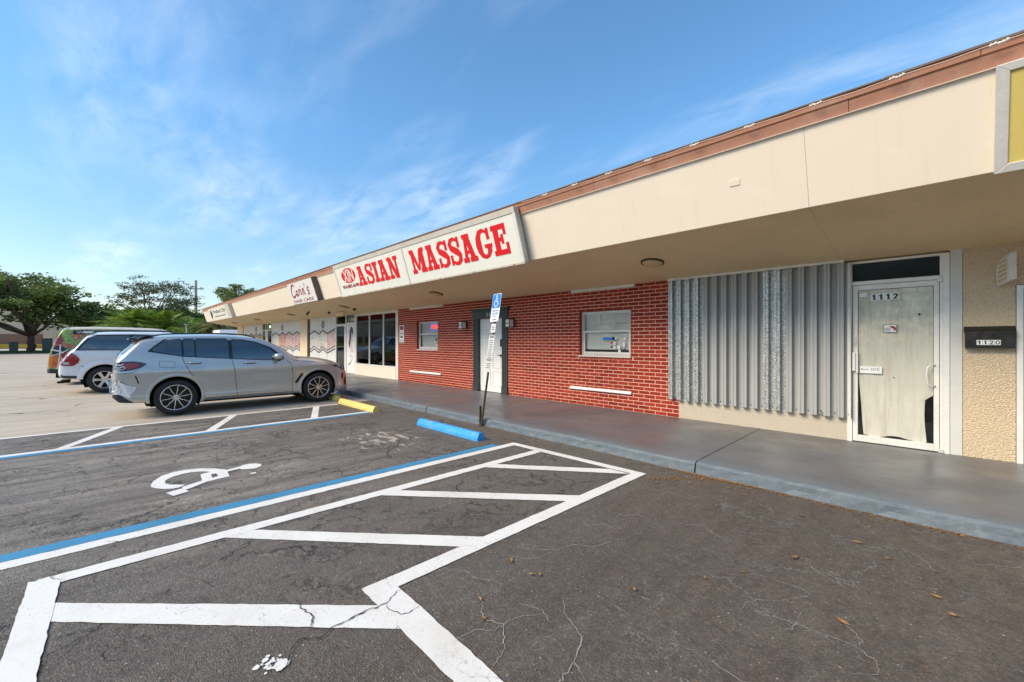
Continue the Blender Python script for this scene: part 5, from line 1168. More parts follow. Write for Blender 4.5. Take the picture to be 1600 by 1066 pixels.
def make_wheel(parent, x, y, z, R_, rim, style, side):
    Tm = lambda sd: (lambda a, b, c: (sd*c, a, b))
    w = bpy.data.objects.new('wheel', None); COL.objects.link(w); w.parent = parent; w.location = (x, y, z); w.empty_display_size = .1
    if side < 0: w.rotation_euler = (0, 0, math.pi)
    BASE[w.name] = (0, 0, 0); T = Tm(1)
    W = .115
    MB().lathe([(rim-.01, -.22), (rim+.01, -.23), (R_-.02, -.225), (R_, -.20), (R_, -.03), (R_-.012, -.006), (R_-.035, .002), (rim+.03, .004), (rim+.004, -.004), (rim-.008, -.02)], T, 48).build('tyre', 'tyre', w, smooth=True)
    MB().lathe([(rim+.004, -.006), (rim+.006, .002), (rim-.008, .003), (rim-.014, -.008), (rim-.018, -.05), (rim-.03, -.20)], T, 48).build('rim', 'rim', w, smooth=True)
    MB().lathe([(rim-.02, -.09), (.06, -.085), (.001, -.085)], T, 40).lathe([(.17, -.075), (.165, -.07), (.05, -.07)], T, 32).build('brake_disc', 'rim_dark' if style != 'plain' else 'under', w)
    sp = MB(); k = 10 if style == 'split' else 6
    for i in range(k):
        a = 2*math.pi*i/k + (.1 if i % 2 else -.1 if style == 'split' else 0)
        a0 = 2*math.pi*i/k
        if style == 'split':
            sgn = 1 if i % 2 else -1; a0 = 2*math.pi*(i//2)/5 + .5
            pts = [(.03, .012*sgn), (rim*.36, .026*sgn), (rim*.58, .052*sgn), (rim*.74, .056*sgn), (rim-.010, .094*sgn)]; ws = [.022, .017, .018, .014, .019]
        else: pts = [(.04, 0), (rim*.5, 0), (rim-.012, 0)]; ws = [.075, .060, .085]
        L = []; Rr = []
        for (r_, o_), w_ in zip(pts, ws):
            ca, sa = math.cos(a0), math.sin(a0); L.append((r_*ca-(o_+w_/2)*sa, r_*sa+(o_+w_/2)*ca)); Rr.append((r_*ca-(o_-w_/2)*sa, r_*sa+(o_-w_/2)*ca))
        dz = [-.022, -.014, -.010, -.010, -.012][:len(pts)] if style == 'split' else [-.03, -.02, -.012]
        sp.grid([[T(p[0], p[1], d) for p, d in zip(L, dz)], [T(p[0], p[1], d) for p, d in zip(Rr, dz)]])
        sp.grid([[T(p[0], p[1], d) for p, d in zip(L, dz)], [T(p[0]*.98, p[1]*.98, d-.035) for p, d in zip(L, dz)]]); sp.grid([[T(p[0], p[1], d) for p, d in zip(Rr, dz)], [T(p[0]*.98, p[1]*.98, d-.035) for p, d in zip(Rr, dz)]])
    sp.lathe([(.05, -.03), (.048, -.018), (.03, -.014), (.001, -.014)], T, 20); sp.build('spokes', 'rim', w)
    if style == 'split':
        s2 = MB()
        for i in range(5):
            a0 = 2*math.pi*(i*2+.5)/10; a0 += .128; s2.add([T(.05*math.cos(a0-.3), .05*math.sin(a0-.3), -.05), T((rim-.02)*math.cos(a0-.13), (rim-.02)*math.sin(a0-.13), -.045), T((rim-.02)*math.cos(a0+.13), (rim-.02)*math.sin(a0+.13), -.045), T(.05*math.cos(a0+.3), .05*math.sin(a0+.3), -.05)], [(0, 1, 2, 3)])
        s2.build('inner_spokes', 'rim_dark', w)
    return w
def wheels_for(car, sh, R_, rim, style):
    for wy, wz in sh.wheels:
        for sd in (1, -1): make_wheel(car, sd*(sh.hw*.972-.01), wy, R_, R_, rim, style, sd)

def grey_suv(loc, label):
    car = thing('parked_suv', loc, label, 'car', local=True)
    sh = Shell(4.70, .945,
        top=[(0,.93),(.02,1.10),(.06,1.24),(.10,1.30),(.20,1.40),(.34,1.55),(.42,1.625),(.60,1.665),(1.1,1.70),(1.7,1.71),(2.2,1.69),(2.6,1.62),(2.95,1.46),(3.25,1.25),(3.42,1.165),(3.8,1.135),(4.2,1.07),(4.45,.985),(4.60,.88),(4.67,.74),(4.70,.60)],
        side=[(.15,.90),(.25,.95),(.36,.978),(.46,.966),(.60,.968),(.74,.984),(.88,1.0),(.945,1.004),(.965,.990),(1.03,.972),(1.12,.952),(1.22,.930),(1.35,.888),(1.48,.825),(1.60,.752),(1.75,.66)],
        plan=[(0,.80),(.03,.865),(.10,.915),(.25,.955),(.6,.99),(1.2,1.0),(3.5,1.0),(4.0,.985),(4.3,.945),(4.5,.88),(4.62,.79),(4.70,.62)],
        crown=[(0,.20),(.3,.14),(.6,.12),(2.4,.12),(3.1,.13),(3.5,.15),(4.3,.20),(4.7,.30)],
        sill=[(0,.44),(.1,.34),(.4,.31),(.9,.30),(1.5,.265),(3.2,.265),(3.9,.27),(4.3,.25),(4.6,.24),(4.70,.30)],
        wheels=[(.97,.385),(3.835,.385)], ar=.43)
    b = sh.body().build('body', 'car_grey', car, smooth=True)
    MB().box(-.8, .8, .5, 4.3, .22, .34).build('underbody', 'under', car); sh.wells(car)
    for sd in (1, -1):
        [sh.flare(MB(), sd, .055, .012, wi).build('arch_moulding', 'car_grey', car, smooth=True) for wi in (0, 1)]
        # black window surround then panes
        lo = [(.52,1.335),(.75,1.285),(1.1,1.215),(1.9,1.150),(2.6,1.095),(3.02,1.105)]
        hi = [(.52,1.345),(.62,1.45),(.78,1.585),(.95,1.615),(1.6,1.635),(2.05,1.615),(2.45,1.535),(2.75,1.40),(3.02,1.175)]
        sh.patch(MB(), lo, hi, .003, sd, 60).build('window_surround', 'trim', car, smooth=True)
        for nm, l2, h2 in (('quarter_window', [(.60,1.345),(.8,1.295),(1.06,1.240)], [(.60,1.39),(.68,1.46),(.82,1.570),(1.03,1.600)]),
                           ('rear_vent_window', [(1.10,1.232),(1.28,1.216)], [(1.07,1.35),(1.10,1.605),(1.28,1.610)]),
                           ('rear_window', [(1.31,1.214),(1.90,1.166)], [(1.31,1.612),(1.87,1.612),(1.90,1.58)]),
                           ('front_window', [(1.97,1.160),(2.6,1.113),(2.86,1.118)], [(1.97,1.600),(2.05,1.595),(2.43,1.515),(2.70,1.385),(2.86,1.225)])):
            sh.patch(MB(), l2, h2, .0055, sd, 24).build(nm, 'glass_car', car, smooth=True)
        for l_, w_ in (([(1.07,1.22),(1.10,1.10),(1.15,1.0),(1.19,.90),(1.26,.80)], .009), ([(1.95,1.14),(1.99,.95),(2.03,.60),(2.06,.30)], .009), ([(3.06,1.10),(3.18,.98),(3.22,.7),(3.20,.31)], .009), ([(1.44,.42),(1.46,.31)], .007), ([(1.46,.315),(3.2,.315)], .006),
                ([(.70,1.14),(.94,1.12),(.95,1.02),(.93,1.0),(.72,1.015),(.70,1.03),(.70,1.14)], .006), ([(.46,1.05),(.30,.93),(.1,.90)], .006), ([(3.22,1.07),(3.6,1.04),(4.2,.96)], .006)): sh.line(MB(), l_, w_, .0025, sd).build('panel_gap', 'seam', car)
        e = MB()
        for l_ in ([(1.35,.515),(3.15,.475)], [(1.35,.50),(3.15,.46)]): pass
        sh.patch(e, [(1.42,.395),(3.18,.395)], [(1.42,.425),(3.18,.425)], .006, sd, 12, 1).build('side_skirt', 'car_grey', car)
        for u0 in (1.17, 2.19):
            z0 = 1.075 if u0 < 2 else 1.045
            sh.patch(MB(), [(u0-.02,z0-.005),(u0+.06,z0-.022),(u0+.2,z0-.018),(u0+.24,z0)], [(u0-.02,z0+.005),(u0+.06,z0+.022),(u0+.2,z0+.018),(u0+.24,z0+.004)], .0028, sd, 12, 3).build('handle_recess', 'trim', car)
            q = MB(); yy = [u0, u0+.05, u0+.18, u0+.23]
            q.tube([(sd*(sh.half(v, z0)+(.004 if v in (yy[0], yy[3]) else .030)), v, z0+.008) for v in yy], .0125, 8).build('door_handle', 'car_grey', car, smooth=True)
        sh.patch(MB(), [(3.27,.52),(3.31,.505),(3.45,.70)], [(3.27,.545),(3.40,.745),(3.45,.755)], .005, sd, 12, 3).build('fender_vent', 'trim', car)
        sh.patch(MB(), [(4.44,.55),(4.47,.54),(4.50,.55)], [(4.44,.70),(4.47,.70),(4.50,.69)], .004, sd, 4, 2).build('side_marker', 'lamp_red', car)
        # lamps
        tl = sh.patch(MB(), [(.03,.985),(.12,.955),(.30,.975),(.42,1.03),(.50,1.085)], [(.03,1.12),(.12,1.14),(.30,1.145),(.42,1.125),(.50,1.095)], .012, sd, 24).build('tail_lamp', 'lamp_dark', car, smooth=True)
        sh.patch(MB(), [(.17,1.0),(.28,1.0),(.38,1.045)], [(.17,1.10),(.28,1.11),(.38,1.095)], .0155, sd, 10).build('lamp_lens', 'lamp_red', tl, smooth=True)
        if sd > 0: sh.line(sh.line(sh.line(MB(), [(.02,1.09),(.12,1.07),(.16,1.10)], .016, .018, sd), [(.03,1.03),(.10,1.02),(.16,1.05),(.18,1.01)], .014, .019, sd), [(.05,.99),(.13,.985),(.17,1.0)], .010, .018, sd).build('broken_lens', 'sheet', tl)
        hl = sh.patch(MB(), [(4.20,.90),(4.35,.845),(4.50,.79),(4.585,.77)], [(4.20,.935),(4.35,.925),(4.50,.88),(4.585,.83)], .008, sd, 16).build('headlamp', 'trim', car, smooth=True)
        sh.patch(MB(), [(4.30,.875),(4.40,.845)], [(4.30,.915),(4.40,.90)], .011, sd, 6, 3).build('lamp_lens', 'lamp_clear', hl); sh.patch(MB(), [(4.45,.83),(4.55,.80)], [(4.45,.885),(4.55,.845)], .011, sd, 6, 3).build('lamp_lens', 'lamp_clear', hl)
        sh.patch(MB(), [(4.52,.38),(4.60,.36)], [(4.52,.52),(4.60,.66)], .006, sd, 6, 4).build('air_intake', 'trim', car)
        # rear corner black diffuser and crease
        sh.patch(MB(), [(.0,.44),(.1,.345),(.30,.315)], [(.0,.53),(.1,.49),(.30,.325)], .008, sd, 12, 4).build('rear_diffuser', 'trim', car)
        sh.line(MB(), [(.33,.86),(.35,.80),(.38,.70)], .022, .004, sd).build('rear_slot', 'trim', car)
        # roof rail
        q = MB(); q.tube([(sd*(sh.half(u, sh.top(u)-.05)-.03), u, sh.top(u)-.045+.055*min(1, 4*min(u-.55, 2.5-u)+.25)) for u in np.linspace(.56, 2.48, 18)], .014, 6).build('roof_rail', 'trim', car, smooth=True)
        # mirror
        q = MB(); mx = sh.half(2.85, 1.13)
        T = lambda a, b, c: (sd*(mx+.13+a*.115), 2.86+b*.09+a*.02, 1.185+c*.075)
        prof = [(math.cos(t), math.sin(t)) for t in np.linspace(-math.pi/2, math.pi/2, 9)]
        rows = [[T(math.copysign(abs(r_*math.cos(p_))**.7, math.cos(p_)), math.copysign(abs(r_*math.sin(p_))**.8, math.sin(p_)), h) for p_ in np.linspace(0, 2*math.pi, 21)] for r_, h in prof]
        q.grid(rows); mo = q.build('mirror', 'car_grey', car, smooth=True)
        MB().tube([(sd*(mx-.01), 2.90, 1.10), (sd*(mx+.07), 2.89, 1.115), (sd*(mx+.15), 2.88, 1.12)], [.03, .026, .05], 8).build('mirror_foot', 'trim', mo)
    sh.over(MB(), 2.50, 3.34, .30).build('windscreen', 'glass_car', car, smooth=True)
    rg = MB(); sh.over(rg, .125, .36, .42, .008); rg.build('rear_window_glass', 'glass_car', car, smooth=True)
    rows = []
    for xx in np.linspace(-.62, .62, 15):
        e = 1-(xx/.62)**4*.3; rows.append([(xx, .62, 1.655+.02), (xx, .40, 1.640+.014), (xx, .22+.05*(1-e), 1.592+.01), (xx, .225+.05*(1-e), 1.572), (xx, .42, 1.60)])
    MB().grid(rows).build('roof_spoiler', 'car_grey', car, smooth=True)
    MB().box(-.60, .60, .30, .44, 1.555, 1.59).build('spoiler_underside', 'trim', car)
    # torn bumper corner patched with paper
    q = MB(); rows = []
    for i in range(9):
        r = []
        for j in range(9):
            u = .02+.27*i/8+.10*(j/8)-.04; z = .545+.20*j/8-.12*i/8; r.append((sh.half(max(.005, u), z)+.018+.010*math.sin(i*.9+j*.7)+rng.random()*.004, u, z))
        rows.append(r)
    q.grid(rows).build('paper_patch', 'sheet', car, label='crumpled white paper taped over the broken bumper corner')
    q = MB(); rows = []
    for i in range(6):
        rows.append([(sh.half(max(.004, -.03+.03*i), .50+.05*j)+.012+.012*math.sin(i*2.3+j*1.7), -.045+.032*i, .50+.055*j) for j in range(6)])
    q.grid(rows).build('torn_bumper', 'lamp_clear', car)
    MB().box(-.35, .35, 4.655, 4.72, .62, .82).build('grille', 'trim', car)
    MB().box(-.28, .28, -.012, .01, .72, .84).build('number_plate', 'sheet', car)
    wheels_for(car, sh, .37, .262, 'split')
    return car
grey_suv((-12.095, .06, .0), 'grey SUV parked nose in, its broken rear bumper patched with white paper')

def white_suv(loc, label, paint='car_white', name='parked_suv'):
    car = thing(name, loc, label, 'car', local=True)
    sh = Shell(4.87, .94,
        top=[(0,.82),(.02,.95),(.10,1.06),(.18,1.22),(.30,1.34),(.60,1.74),(.75,1.80),(1.2,1.83),(2.2,1.84),(2.75,1.78),(3.1,1.58),(3.45,1.24),(3.6,1.18),(4.2,1.12),(4.6,1.04),(4.78,.92),(4.87,.72)],
        side=[(.2,.90),(.35,.95),(.55,.975),(.8,.985),(1.0,.99),(1.12,.985),(1.20,.957),(1.28,.94),(1.42,.91),(1.58,.862),(1.72,.80),(1.85,.74)],
        plan=[(0,.82),(.04,.90),(.15,.95),(.4,.985),(1.0,1.0),(3.9,1.0),(4.4,.97),(4.7,.90),(4.87,.76)],
        crown=[(0,.14),(.5,.10),(2.6,.10),(3.3,.12),(4.87,.20)],
        sill=[(0,.55),(.1,.47),(.5,.44),(1.6,.36),(3.4,.36),(4.3,.38),(4.87,.40)],
        wheels=[(.95,.39),(3.82,.39)], ar=.46)
    sh.body(110).build('body', paint, car, smooth=True)
    MB().box(-.8, .8, .45, 4.5, .30, .48).build('underbody', 'under', car); sh.wells(car)
    MB().tube([(.45, .10, .34), (.45, -.04, .34)], .035, 8).box(-.3, .3, .02, .2, .30, .38).build('tow_bar', 'under', car)
    for sd in (1, -1):
        [sh.flare(MB(), sd, .14, .035, wi).build('arch_moulding', paint, car, smooth=True) for wi in (0, 1)]
        lo = [(.34,1.262),(1.2,1.255),(3.05,1.235)]; hi = [(.34,1.27),(.44,1.42),(.66,1.715),(1.6,1.745),(2.5,1.72),(2.75,1.62),(3.05,1.27)]
        sh.patch(MB(), lo, hi, .003, sd, 50).build('window_surround', 'trim', car, smooth=True)
        for nm, l2, h2 in (('quarter_window', [(.42,1.285),(1.50,1.275)], [(.42,1.30),(.50,1.42),(.70,1.68),(1.50,1.71)]), ('rear_window', [(1.58,1.275),(2.10,1.27)], [(1.58,1.71),(2.10,1.71)]), ('front_window', [(2.18,1.27),(2.92,1.255)], [(2.18,1.70),(2.48,1.68),(2.72,1.56),(2.92,1.31)])):
            sh.patch(MB(), l2, h2, .0055, sd, 20).build(nm, 'glass_car', car, smooth=True)
        sh.patch(MB(), [(.03,.86),(.12,.82),(.30,.82),(.40,.90),(.43,1.0)], [(.03,1.16),(.12,1.21),(.26,1.20),(.36,1.13),(.43,1.02)], .012, sd, 16).build('tail_lamp', 'lamp_red', car, smooth=True)
        sh.patch(MB(), [(.10,.86),(.22,.86)], [(.10,.94),(.22,.93)], .016, sd, 6, 2).build('reverse_lamp', 'lamp_clear', car)
        sh.patch(MB(), [(4.45,.86),(4.75,.80)], [(4.45,1.0),(4.75,.97)], .008, sd, 8).build('headlamp', 'lamp_clear', car)
        sh.patch(MB(), [(0.005,.55),(.1,.47),(.48,.44)], [(0.005,.60),(.1,.55),(.48,.52)], .008, sd, 10, 2).build('bumper_strip', 'cladding', car)
        for l_ in ([(1.54,1.26),(1.56,.9),(1.42,.75)], [(2.14,1.26),(2.16,.38)], [(3.1,1.24),(3.2,1.0),(3.22,.4)], [(.45,.80),(1.3,.86)]): sh.line(MB(), l_, .009, .0025, sd).build('panel_gap', 'seam', car)
        MB().tube([(sd*(sh.half(u, sh.top(u)-.07)+.0), u, sh.top(u)-.03+.05*min(1, 3*min(u-.62, 2.72-u)+.2)) for u in np.linspace(.64, 2.70, 16)], .018, 6).build('roof_rail', 'trim', car, smooth=True)
        mx = sh.half(2.95, 1.25); MB().box(sd*(mx+.02), sd*(mx+.22), 2.86, 2.98, 1.22, 1.38).build('mirror', paint, car, bevel=.03)
    sh.over(MB(), 2.72, 3.46, .30).build('windscreen', 'glass_car', car, smooth=True)
    rg = MB(); sh.over(rg, .28, .60, .42, .01); rg.build('rear_window_glass', 'glass_car', car, smooth=True)
    MB().box(-.66, .66, .50, .72, 1.775, 1.825).build('roof_spoiler', paint, car, bevel=.015)
    MB().box(-.5, .5, -.03, .04, .52, .62).build('rear_bumper_step', 'cladding', car)
    wheels_for(car, sh, .39, .25, 'plain')
    return car
white_suv((-18.33, -1.02, .012), 'white SUV with large red tail lamps parked between the grey SUV and the produce van')

# produce van
van = thing('produce_van', (-22.5, -1.52, .012), 'van wrapped in printed green leaves, tomatoes and carrots beyond the white SUV', 'van', local=True)
sh = Shell(5.1, .96,
    top=[(0,.72),(.03,1.05),(.10,1.36),(.18,1.58),(.26,1.80),(.36,1.99),(.50,2.04),(1.5,2.07),(3.0,2.03),(3.4,1.90),(4.0,1.40),(4.15,1.26),(4.8,1.12),(5.0,1.0),(5.1,.75)],
    side=[(.2,.92),(.5,.985),(.9,1.0),(1.2,.99),(1.9,.87),(2.1,.84)], plan=[(0,.84),(.05,.92),(.2,.97),(1,1),(4,1),(4.7,.93),(5.1,.74)],
    crown=[(0,.2),(.4,.12),(3.2,.12),(5.1,.25)], sill=[(0,.50),(.3,.42),(1.6,.34),(3.6,.34),(5.1,.38)], wheels=[(1.05,.36),(4.05,.36)], ar=.41)
sh.body(90).build('body', 'wrap', van, smooth=True)
MB().box(-.8, .8, .2, 4.9, .24, .45).build('underbody', 'under', van); sh.wells(van)
sh.over(MB(), .40, 3.3, .05, .004).build('roof_skin', 'sign_box', van, smooth=True)
for sd in (1, -1):
    sh.patch(MB(), [(.20,1.42),(.36,1.42)], [(.20,1.60),(.36,1.80)], .012, sd, 6).build('tail_lamp', 'lamp_red', van)
    sh.patch(MB(), [(.12,1.02),(.34,1.06),(.56,1.08)], [(.12,1.34),(.34,1.38),(.56,1.12)], .0045, sd, 8).build('rear_glass', 'trim', van)
    sh.patch(MB(), [(.05,.62),(.56,.60)], [(.05,.98),(.30,1.04),(.56,.98)], .0045, sd, 8).build('carrot_print', 'carrot', van)
    sh.patch(MB(), [(.62,1.78),(1.75,1.78)], [(.62,1.92),(1.75,1.92)], .004, sd, 8, 2).build('web_strip', 'sign_black', van)
    if sd > 0: MB().text('WWW.', .70, 1.35, 1.815, 1.885, lambda u, v: (sh.half(u, v)+.007, u, v)).build('lettering', 'sheet', van)
    sh.patch(MB(), [(.30,1.30),(1.6,1.28)], [(.30,1.72),(1.6,1.74)], .0035, sd, 10).build('side_window', 'wrap', van)
    sh.patch(MB(), [(3.2,1.25),(3.9,1.22)], [(3.2,1.85),(3.9,1.36)], .004, sd, 10).build('front_window', 'glass_car', van)
    e = MB()
    for l_, w_ in (([(.06,1.25),(.30,1.18),(.46,1.05),(.60,.85)], .05), ([(.32,1.5),(.30,1.0),(.26,.62)], .035), ([(.20,.58),(.45,.64),(.62,.80)], .05), ([(.10,1.02),(.3,1.10),(.5,1.22)], .03)): sh.line(e, l_, w_, .006, sd)
    e.build('wrap_streaks', 'sheet', van)
    sh.patch(MB(), [(.0,.42),(.30,.40)], [(.0,.58),(.30,.52)], .03, sd, 6, 2).build('bumper', 'cladding', van)
wheels_for(van, sh, .35, .22, 'plain')

white_suv((-26.4, -.9, .012), 'silver SUV parked beyond the produce van, mirrored in the dark shop window', 'car_silver')

# white delivery truck past the end of the building
tk = thing('delivery_truck', (-55, 9.6, .0), 'white box truck seen under the far end of the soffit', 'truck', local=True)
MB().box(-2.6, 1.6, -1.1, 1.1, .9, 2.75).build('cargo_box', 'white', tk, bevel=.04); MB().prism([(1.65,.7),(3.3,.7),(3.3,1.4),(2.7,2.3),(1.65,2.35)], -1.0, 1.0, lambda u, v, w: (u, w, v)).build('cab', 'white', tk, bevel=.05)
MB().add([(3.34,-.9,1.42),(3.34,.9,1.42),(2.74,.9,2.28),(2.74,-.9,2.28)], [(0,1,2,3)]).build('windscreen', 'glass_car', tk); MB().box(-2.6, 3.3, -.9, .9, .5, .88).build('chassis', 'under', tk)
for x in (-1.6, 2.4):
    for y in (-.95, .95): MB().lathe([(.42, -.15), (.45, -.1), (.45, .1), (.42, .15), (.2, .16), (.001, .14)], lambda a, b, c, x=x, y=y: (x+a, y+(c if y > 0 else -c), .45+b), 20).build('wheel', 'tyre', tk)

# ================================================================== BEYOND THE LOT
fb_ = thing('far_shop', (-126, -30, 0), 'long beige shop behind the oak tree with a brown lower wall and yellow band', 'building')
MB().box(-140, -126, -75, -9, 2.9, 7.9).build('wall', 'beige_wall', fb_); MB().box(-139.9, -125.9, -75, -9, .9, 2.9).build('lower_wall', 'brown_wall', fb_); MB().box(-139.8, -125.8, -75, -9, .05, .95).build('yellow_band', 'yellow_wall', fb_)
MB().box(-140.2, -125.7, -75.2, -8.8, 7.9, 8.2).build('roof_edge', 'concrete', fb_)
MB().box(-125.88, -125.8, -36, -17, 3.0, 3.6).build('shop_sign', 'sheet', fb_); MB().box(-125.79, -125.75, -30, -22, 3.1, 3.4).build('sign_print', 'stop_yellow', fb_)
hs = thing('gabled_house', (-118, -3, 0), 'small tan house with a white trimmed gable roof behind the produce van', 'house')
MB().prism([(-8.5, 0), (1.5, 0), (1.5, 5.0), (-3.5, 7.6), (-8.5, 5.0)], -124, -114, lambda u, v, w: (w, u, v)).build('wall', 'beige_wall', hs)
MB().prism([(-9.3, 4.75), (-3.5, 7.8), (2.3, 4.75), (2.3, 5.1), (-3.5, 8.15), (-9.3, 5.1)], -125, -113.2, lambda u, v, w: (w, u, v)).build('roof', 'white', hs)
MB().box(-113.9, -113.85, -5, -3.6, 2, 3.6).build('window', 'glass_car', hs)

def leaves_mesh(name, mat, parent, blobs, size, seed, per=5, flat=.6, kind='stuff'):
    r = np.random.RandomState(seed); V = []; 
    for (cx, cy, cz, rx, ry, rz, n) in blobs:
        d = r.normal(size=(n, 3)); d /= np.linalg.norm(d, axis=1)[:, None]; rad = r.uniform(.35, 1.0, n)**.5
        c = np.stack([cx+d[:, 0]*rx*rad, cy+d[:, 1]*ry*rad, cz+d[:, 2]*rz*rad], 1)
        c = np.repeat(c, per, 0) + r.normal(size=(n*per, 3))*size*np.array([1.3, 1.3, .6])
        V.append(c)
    c = np.concatenate(V); m = len(c); a = r.normal(size=(m, 3)); a[:, 2] *= flat; a /= np.linalg.norm(a, axis=1)[:, None]
    b = np.cross(a, r.normal(size=(m, 3))); b /= np.linalg.norm(b, axis=1)[:, None]; s = (size*r.uniform(.5, 1.1, m))[:, None]
    B = np.array(BASE.get(parent.name, (0, 0, 0)))
    q = np.stack([c-a*s-b*s*.1, c+b*s*.45, c+a*s, c-b*s*.5], 1).reshape(-1, 3)-B
    me = bpy.data.meshes.new(name); me.vertices.add(m*4); me.vertices.foreach_set('co', q.ravel()); me.loops.add(m*4); me.loops.foreach_set('vertex_index', np.arange(m*4, dtype=np.int32))
    me.polygons.add(m); me.polygons.foreach_set('loop_start', np.arange(0, m*4, 4, dtype=np.int32)); me.polygons.foreach_set('loop_total', np.full(m, 4, dtype=np.int32)); me.update(calc_edges=True)
    me.materials.append(M[mat]); o = bpy.data.objects.new(name, me); COL.objects.link(o); o.parent = parent; BASE[o.name] = tuple(B); o['kind'] = kind
    return o
def limb(mb, p0, p1, r0, r1, seed, sag=.1, n=6):
    r = random.Random(seed); L = math.dist(p0, p1); pts = []
    for i in range(n+1):
        t = i/n; pts.append((p0[0]+(p1[0]-p0[0])*t+r.gauss(0, .03*L)*(0 < i < n), p0[1]+(p1[1]-p0[1])*t+r.gauss(0, .03*L)*(0 < i < n), p0[2]+(p1[2]-p0[2])*t+sag*L*math.sin(math.pi*t)*.3))
    mb.tube(pts, [r0+(r1-r0)*i/n for i in range(n+1)], 6); return pts
def tree(name, base, blobs, trunk_h, tr, leaf, size, label, seed, per=5, nl=8, cat='tree', group=None, flat=.6):
    t = thing(name, base, label, cat, group); x, y, z = base; r = random.Random(seed); mb = MB()
    limb(mb, base, (x+.2, y, z+trunk_h), tr*1.25, tr*.8, seed)
    for i, (cx, cy, cz, rx, ry, rz, n) in enumerate(blobs[:nl]):
        a = limb(mb, (x+.2, y, z+trunk_h*.95), (cx, cy, cz-rz*.2), tr*.55, tr*.12, seed+i)
        for k in range(4):
            q = a[3+k % 3]; limb(mb, q, (cx+r.uniform(-.8, .8)*rx, cy+r.uniform(-.8, .8)*ry, cz+r.uniform(-.5, .8)*rz), tr*.18, tr*.04, seed+i*7+k, n=4)
    mb.build('trunk', 'bark', t, smooth=True); leaves_mesh('crown', leaf, t, blobs, size, seed, per, flat); return t
def crown(c, Rx, Ry, Rz, k, n, seed, br=.38, lo=-.75):
    """sub-clumps spread over an ellipsoid"""
    r = random.Random(seed); out = []
    for i in range(k):
        while 1:
            d = (r.uniform(-1, 1), r.uniform(-1, 1), r.uniform(lo, 1)); l = math.sqrt(sum(v*v for v in d))
            if .35 < l < 1: break
        s_ = br*r.uniform(.45, 1.25); out.append((c[0]+d[0]*Rx*(1-s_*.5), c[1]+d[1]*Ry*(1-s_*.5), c[2]+d[2]*Rz*(1-s_*.5), Rx*s_, Ry*s_, Rz*s_*.6, int(n*(s_/br)**1.5)))
        if i % 2: k_ = 1.02+.12*r.random(); out.append((c[0]+d[0]/l*Rx*k_, c[1]+d[1]/l*Ry*k_, c[2]+d[2]/l*Rz*k_, Rx*.07, Ry*.08, Rz*.05, 8))
    return out
# the oak on the verge
tb_ = (-84, -7.3, .1)
bl_ = crown((-84, -9.8, 6.9), 6.5, 7.6, 4.2, 74, 62, 3, .24) + crown((-84, -1.0, 5.0), 4, 4.0, 1.7, 24, 42, 4, .30, -1) + crown((-84, -15, 7.6), 5, 6, 4.0, 30, 60, 5, .30, -1)
tree('oak_tree', tb_, bl_, 2.2, .36, 'leaf_oak', .27, 'wide spreading dark green oak on the grass verge at the left', 21, 5, 14, flat=.35)
for (x, y, w, h, lb) in ((-83, -5.8, .9, 1.7, 'dark utility cabinet right of the oak trunk'), (-83, -8.7, .7, 1.2, 'dark litter bin left of the oak trunk')):
    s = thing('utility_cabinet', (x, y, .1), lb, 'cabinet'); MB().box(x-.4, x+.4, y-w/2, y+w/2, .1, h+.1).build('cabinet_body', 'grey_box', s, bevel=.05); MB().box(x-.45, x+.45, y-w/2-.05, y+w/2+.05, h+.1, h+.2).build('lid', 'black', s)
def dirx(px, X):   # bearing helper: world Y at a given world X along a line of sight bearing
    a_ = R(46.1); k = (px-800)/656.0; fx, fy = -math.sin(a_)+math.cos(a_)*k, math.cos(a_)+math.sin(a_)*k; return X*fy/fx
# sparse wide tree behind the palm
Y = dirx(243, -88); tree('sparse_tree', (-88, Y, 0), crown((-88, Y, 8.3), 5, 5.4, 3.3, 64, 40, 8, .22), 4.5, .2, 'leaf_sparse', .17, 'thin open tree with small leaves rising behind the palm', 31, 4, 14, flat=.4)
Y = dirx(366, -60); tree('leafy_tree', (-60, Y, 0), crown((-60, Y+.1, 7.2), 2.4, 1.7, 1.8, 22, 44, 9, .32) + crown((-60, Y+2.6, 6.9), 2.2, 1.7, 1.3, 14, 34, 10, .30), 4.5, .2, 'leaf_oak', .15, 'dark round topped tree showing above the far roof corner', 33, 4, 8)
# hedge trees
for i, (px_, X, ry, h, lf, lb) in enumerate([(160, -100, 4.5, 6.6, 'leaf_mid', 'dense green tree directly right of the oak'), (146, -97, 3.4, 5.0, 'leaf_bright', 'bright green shrub under the right side of the oak'), (185, -104, 6, 7.4, 'leaf_mid', 'dense rounded tree left of the palm'), (226, -106, 7, 6.8, 'leaf_mid', 'dense dark tree directly behind the palm'), (272, -100, 5, 8.0, 'leaf_mid', 'dense tree right of the palm'), (300, -92, 5, 8.0, 'leaf_mid', 'dense green tree behind the lamp posts'), (330, -80, 4.5, 5.6, 'leaf_bright', 'bright green bush below the utility pole'), (287, -76, 3.4, 4.2, 'leaf_bright', 'low bright bush right behind the grey SUV roof'), (350, -96, 5, 7.5, 'leaf_mid', 'dense tree behind the corner of the canopy'), (395, -90, 6, 7.0, 'leaf_mid', 'dense tree hidden mostly by the canopy'), (318, -68, 2.6, 3.6, 'leaf_bright', 'small bright bush at the end of the building')]):
    Y = dirx(px_, X); tree('bush' if h < 6 else 'dense_tree', (X, Y, 0), crown((X, Y, h*.55), ry*.8, ry, h*.46, 26, 110, 40+i, .36), h*.3, .2, lf, .26, lb, 50+i, 4, 5)
Y = dirx(60, -150)
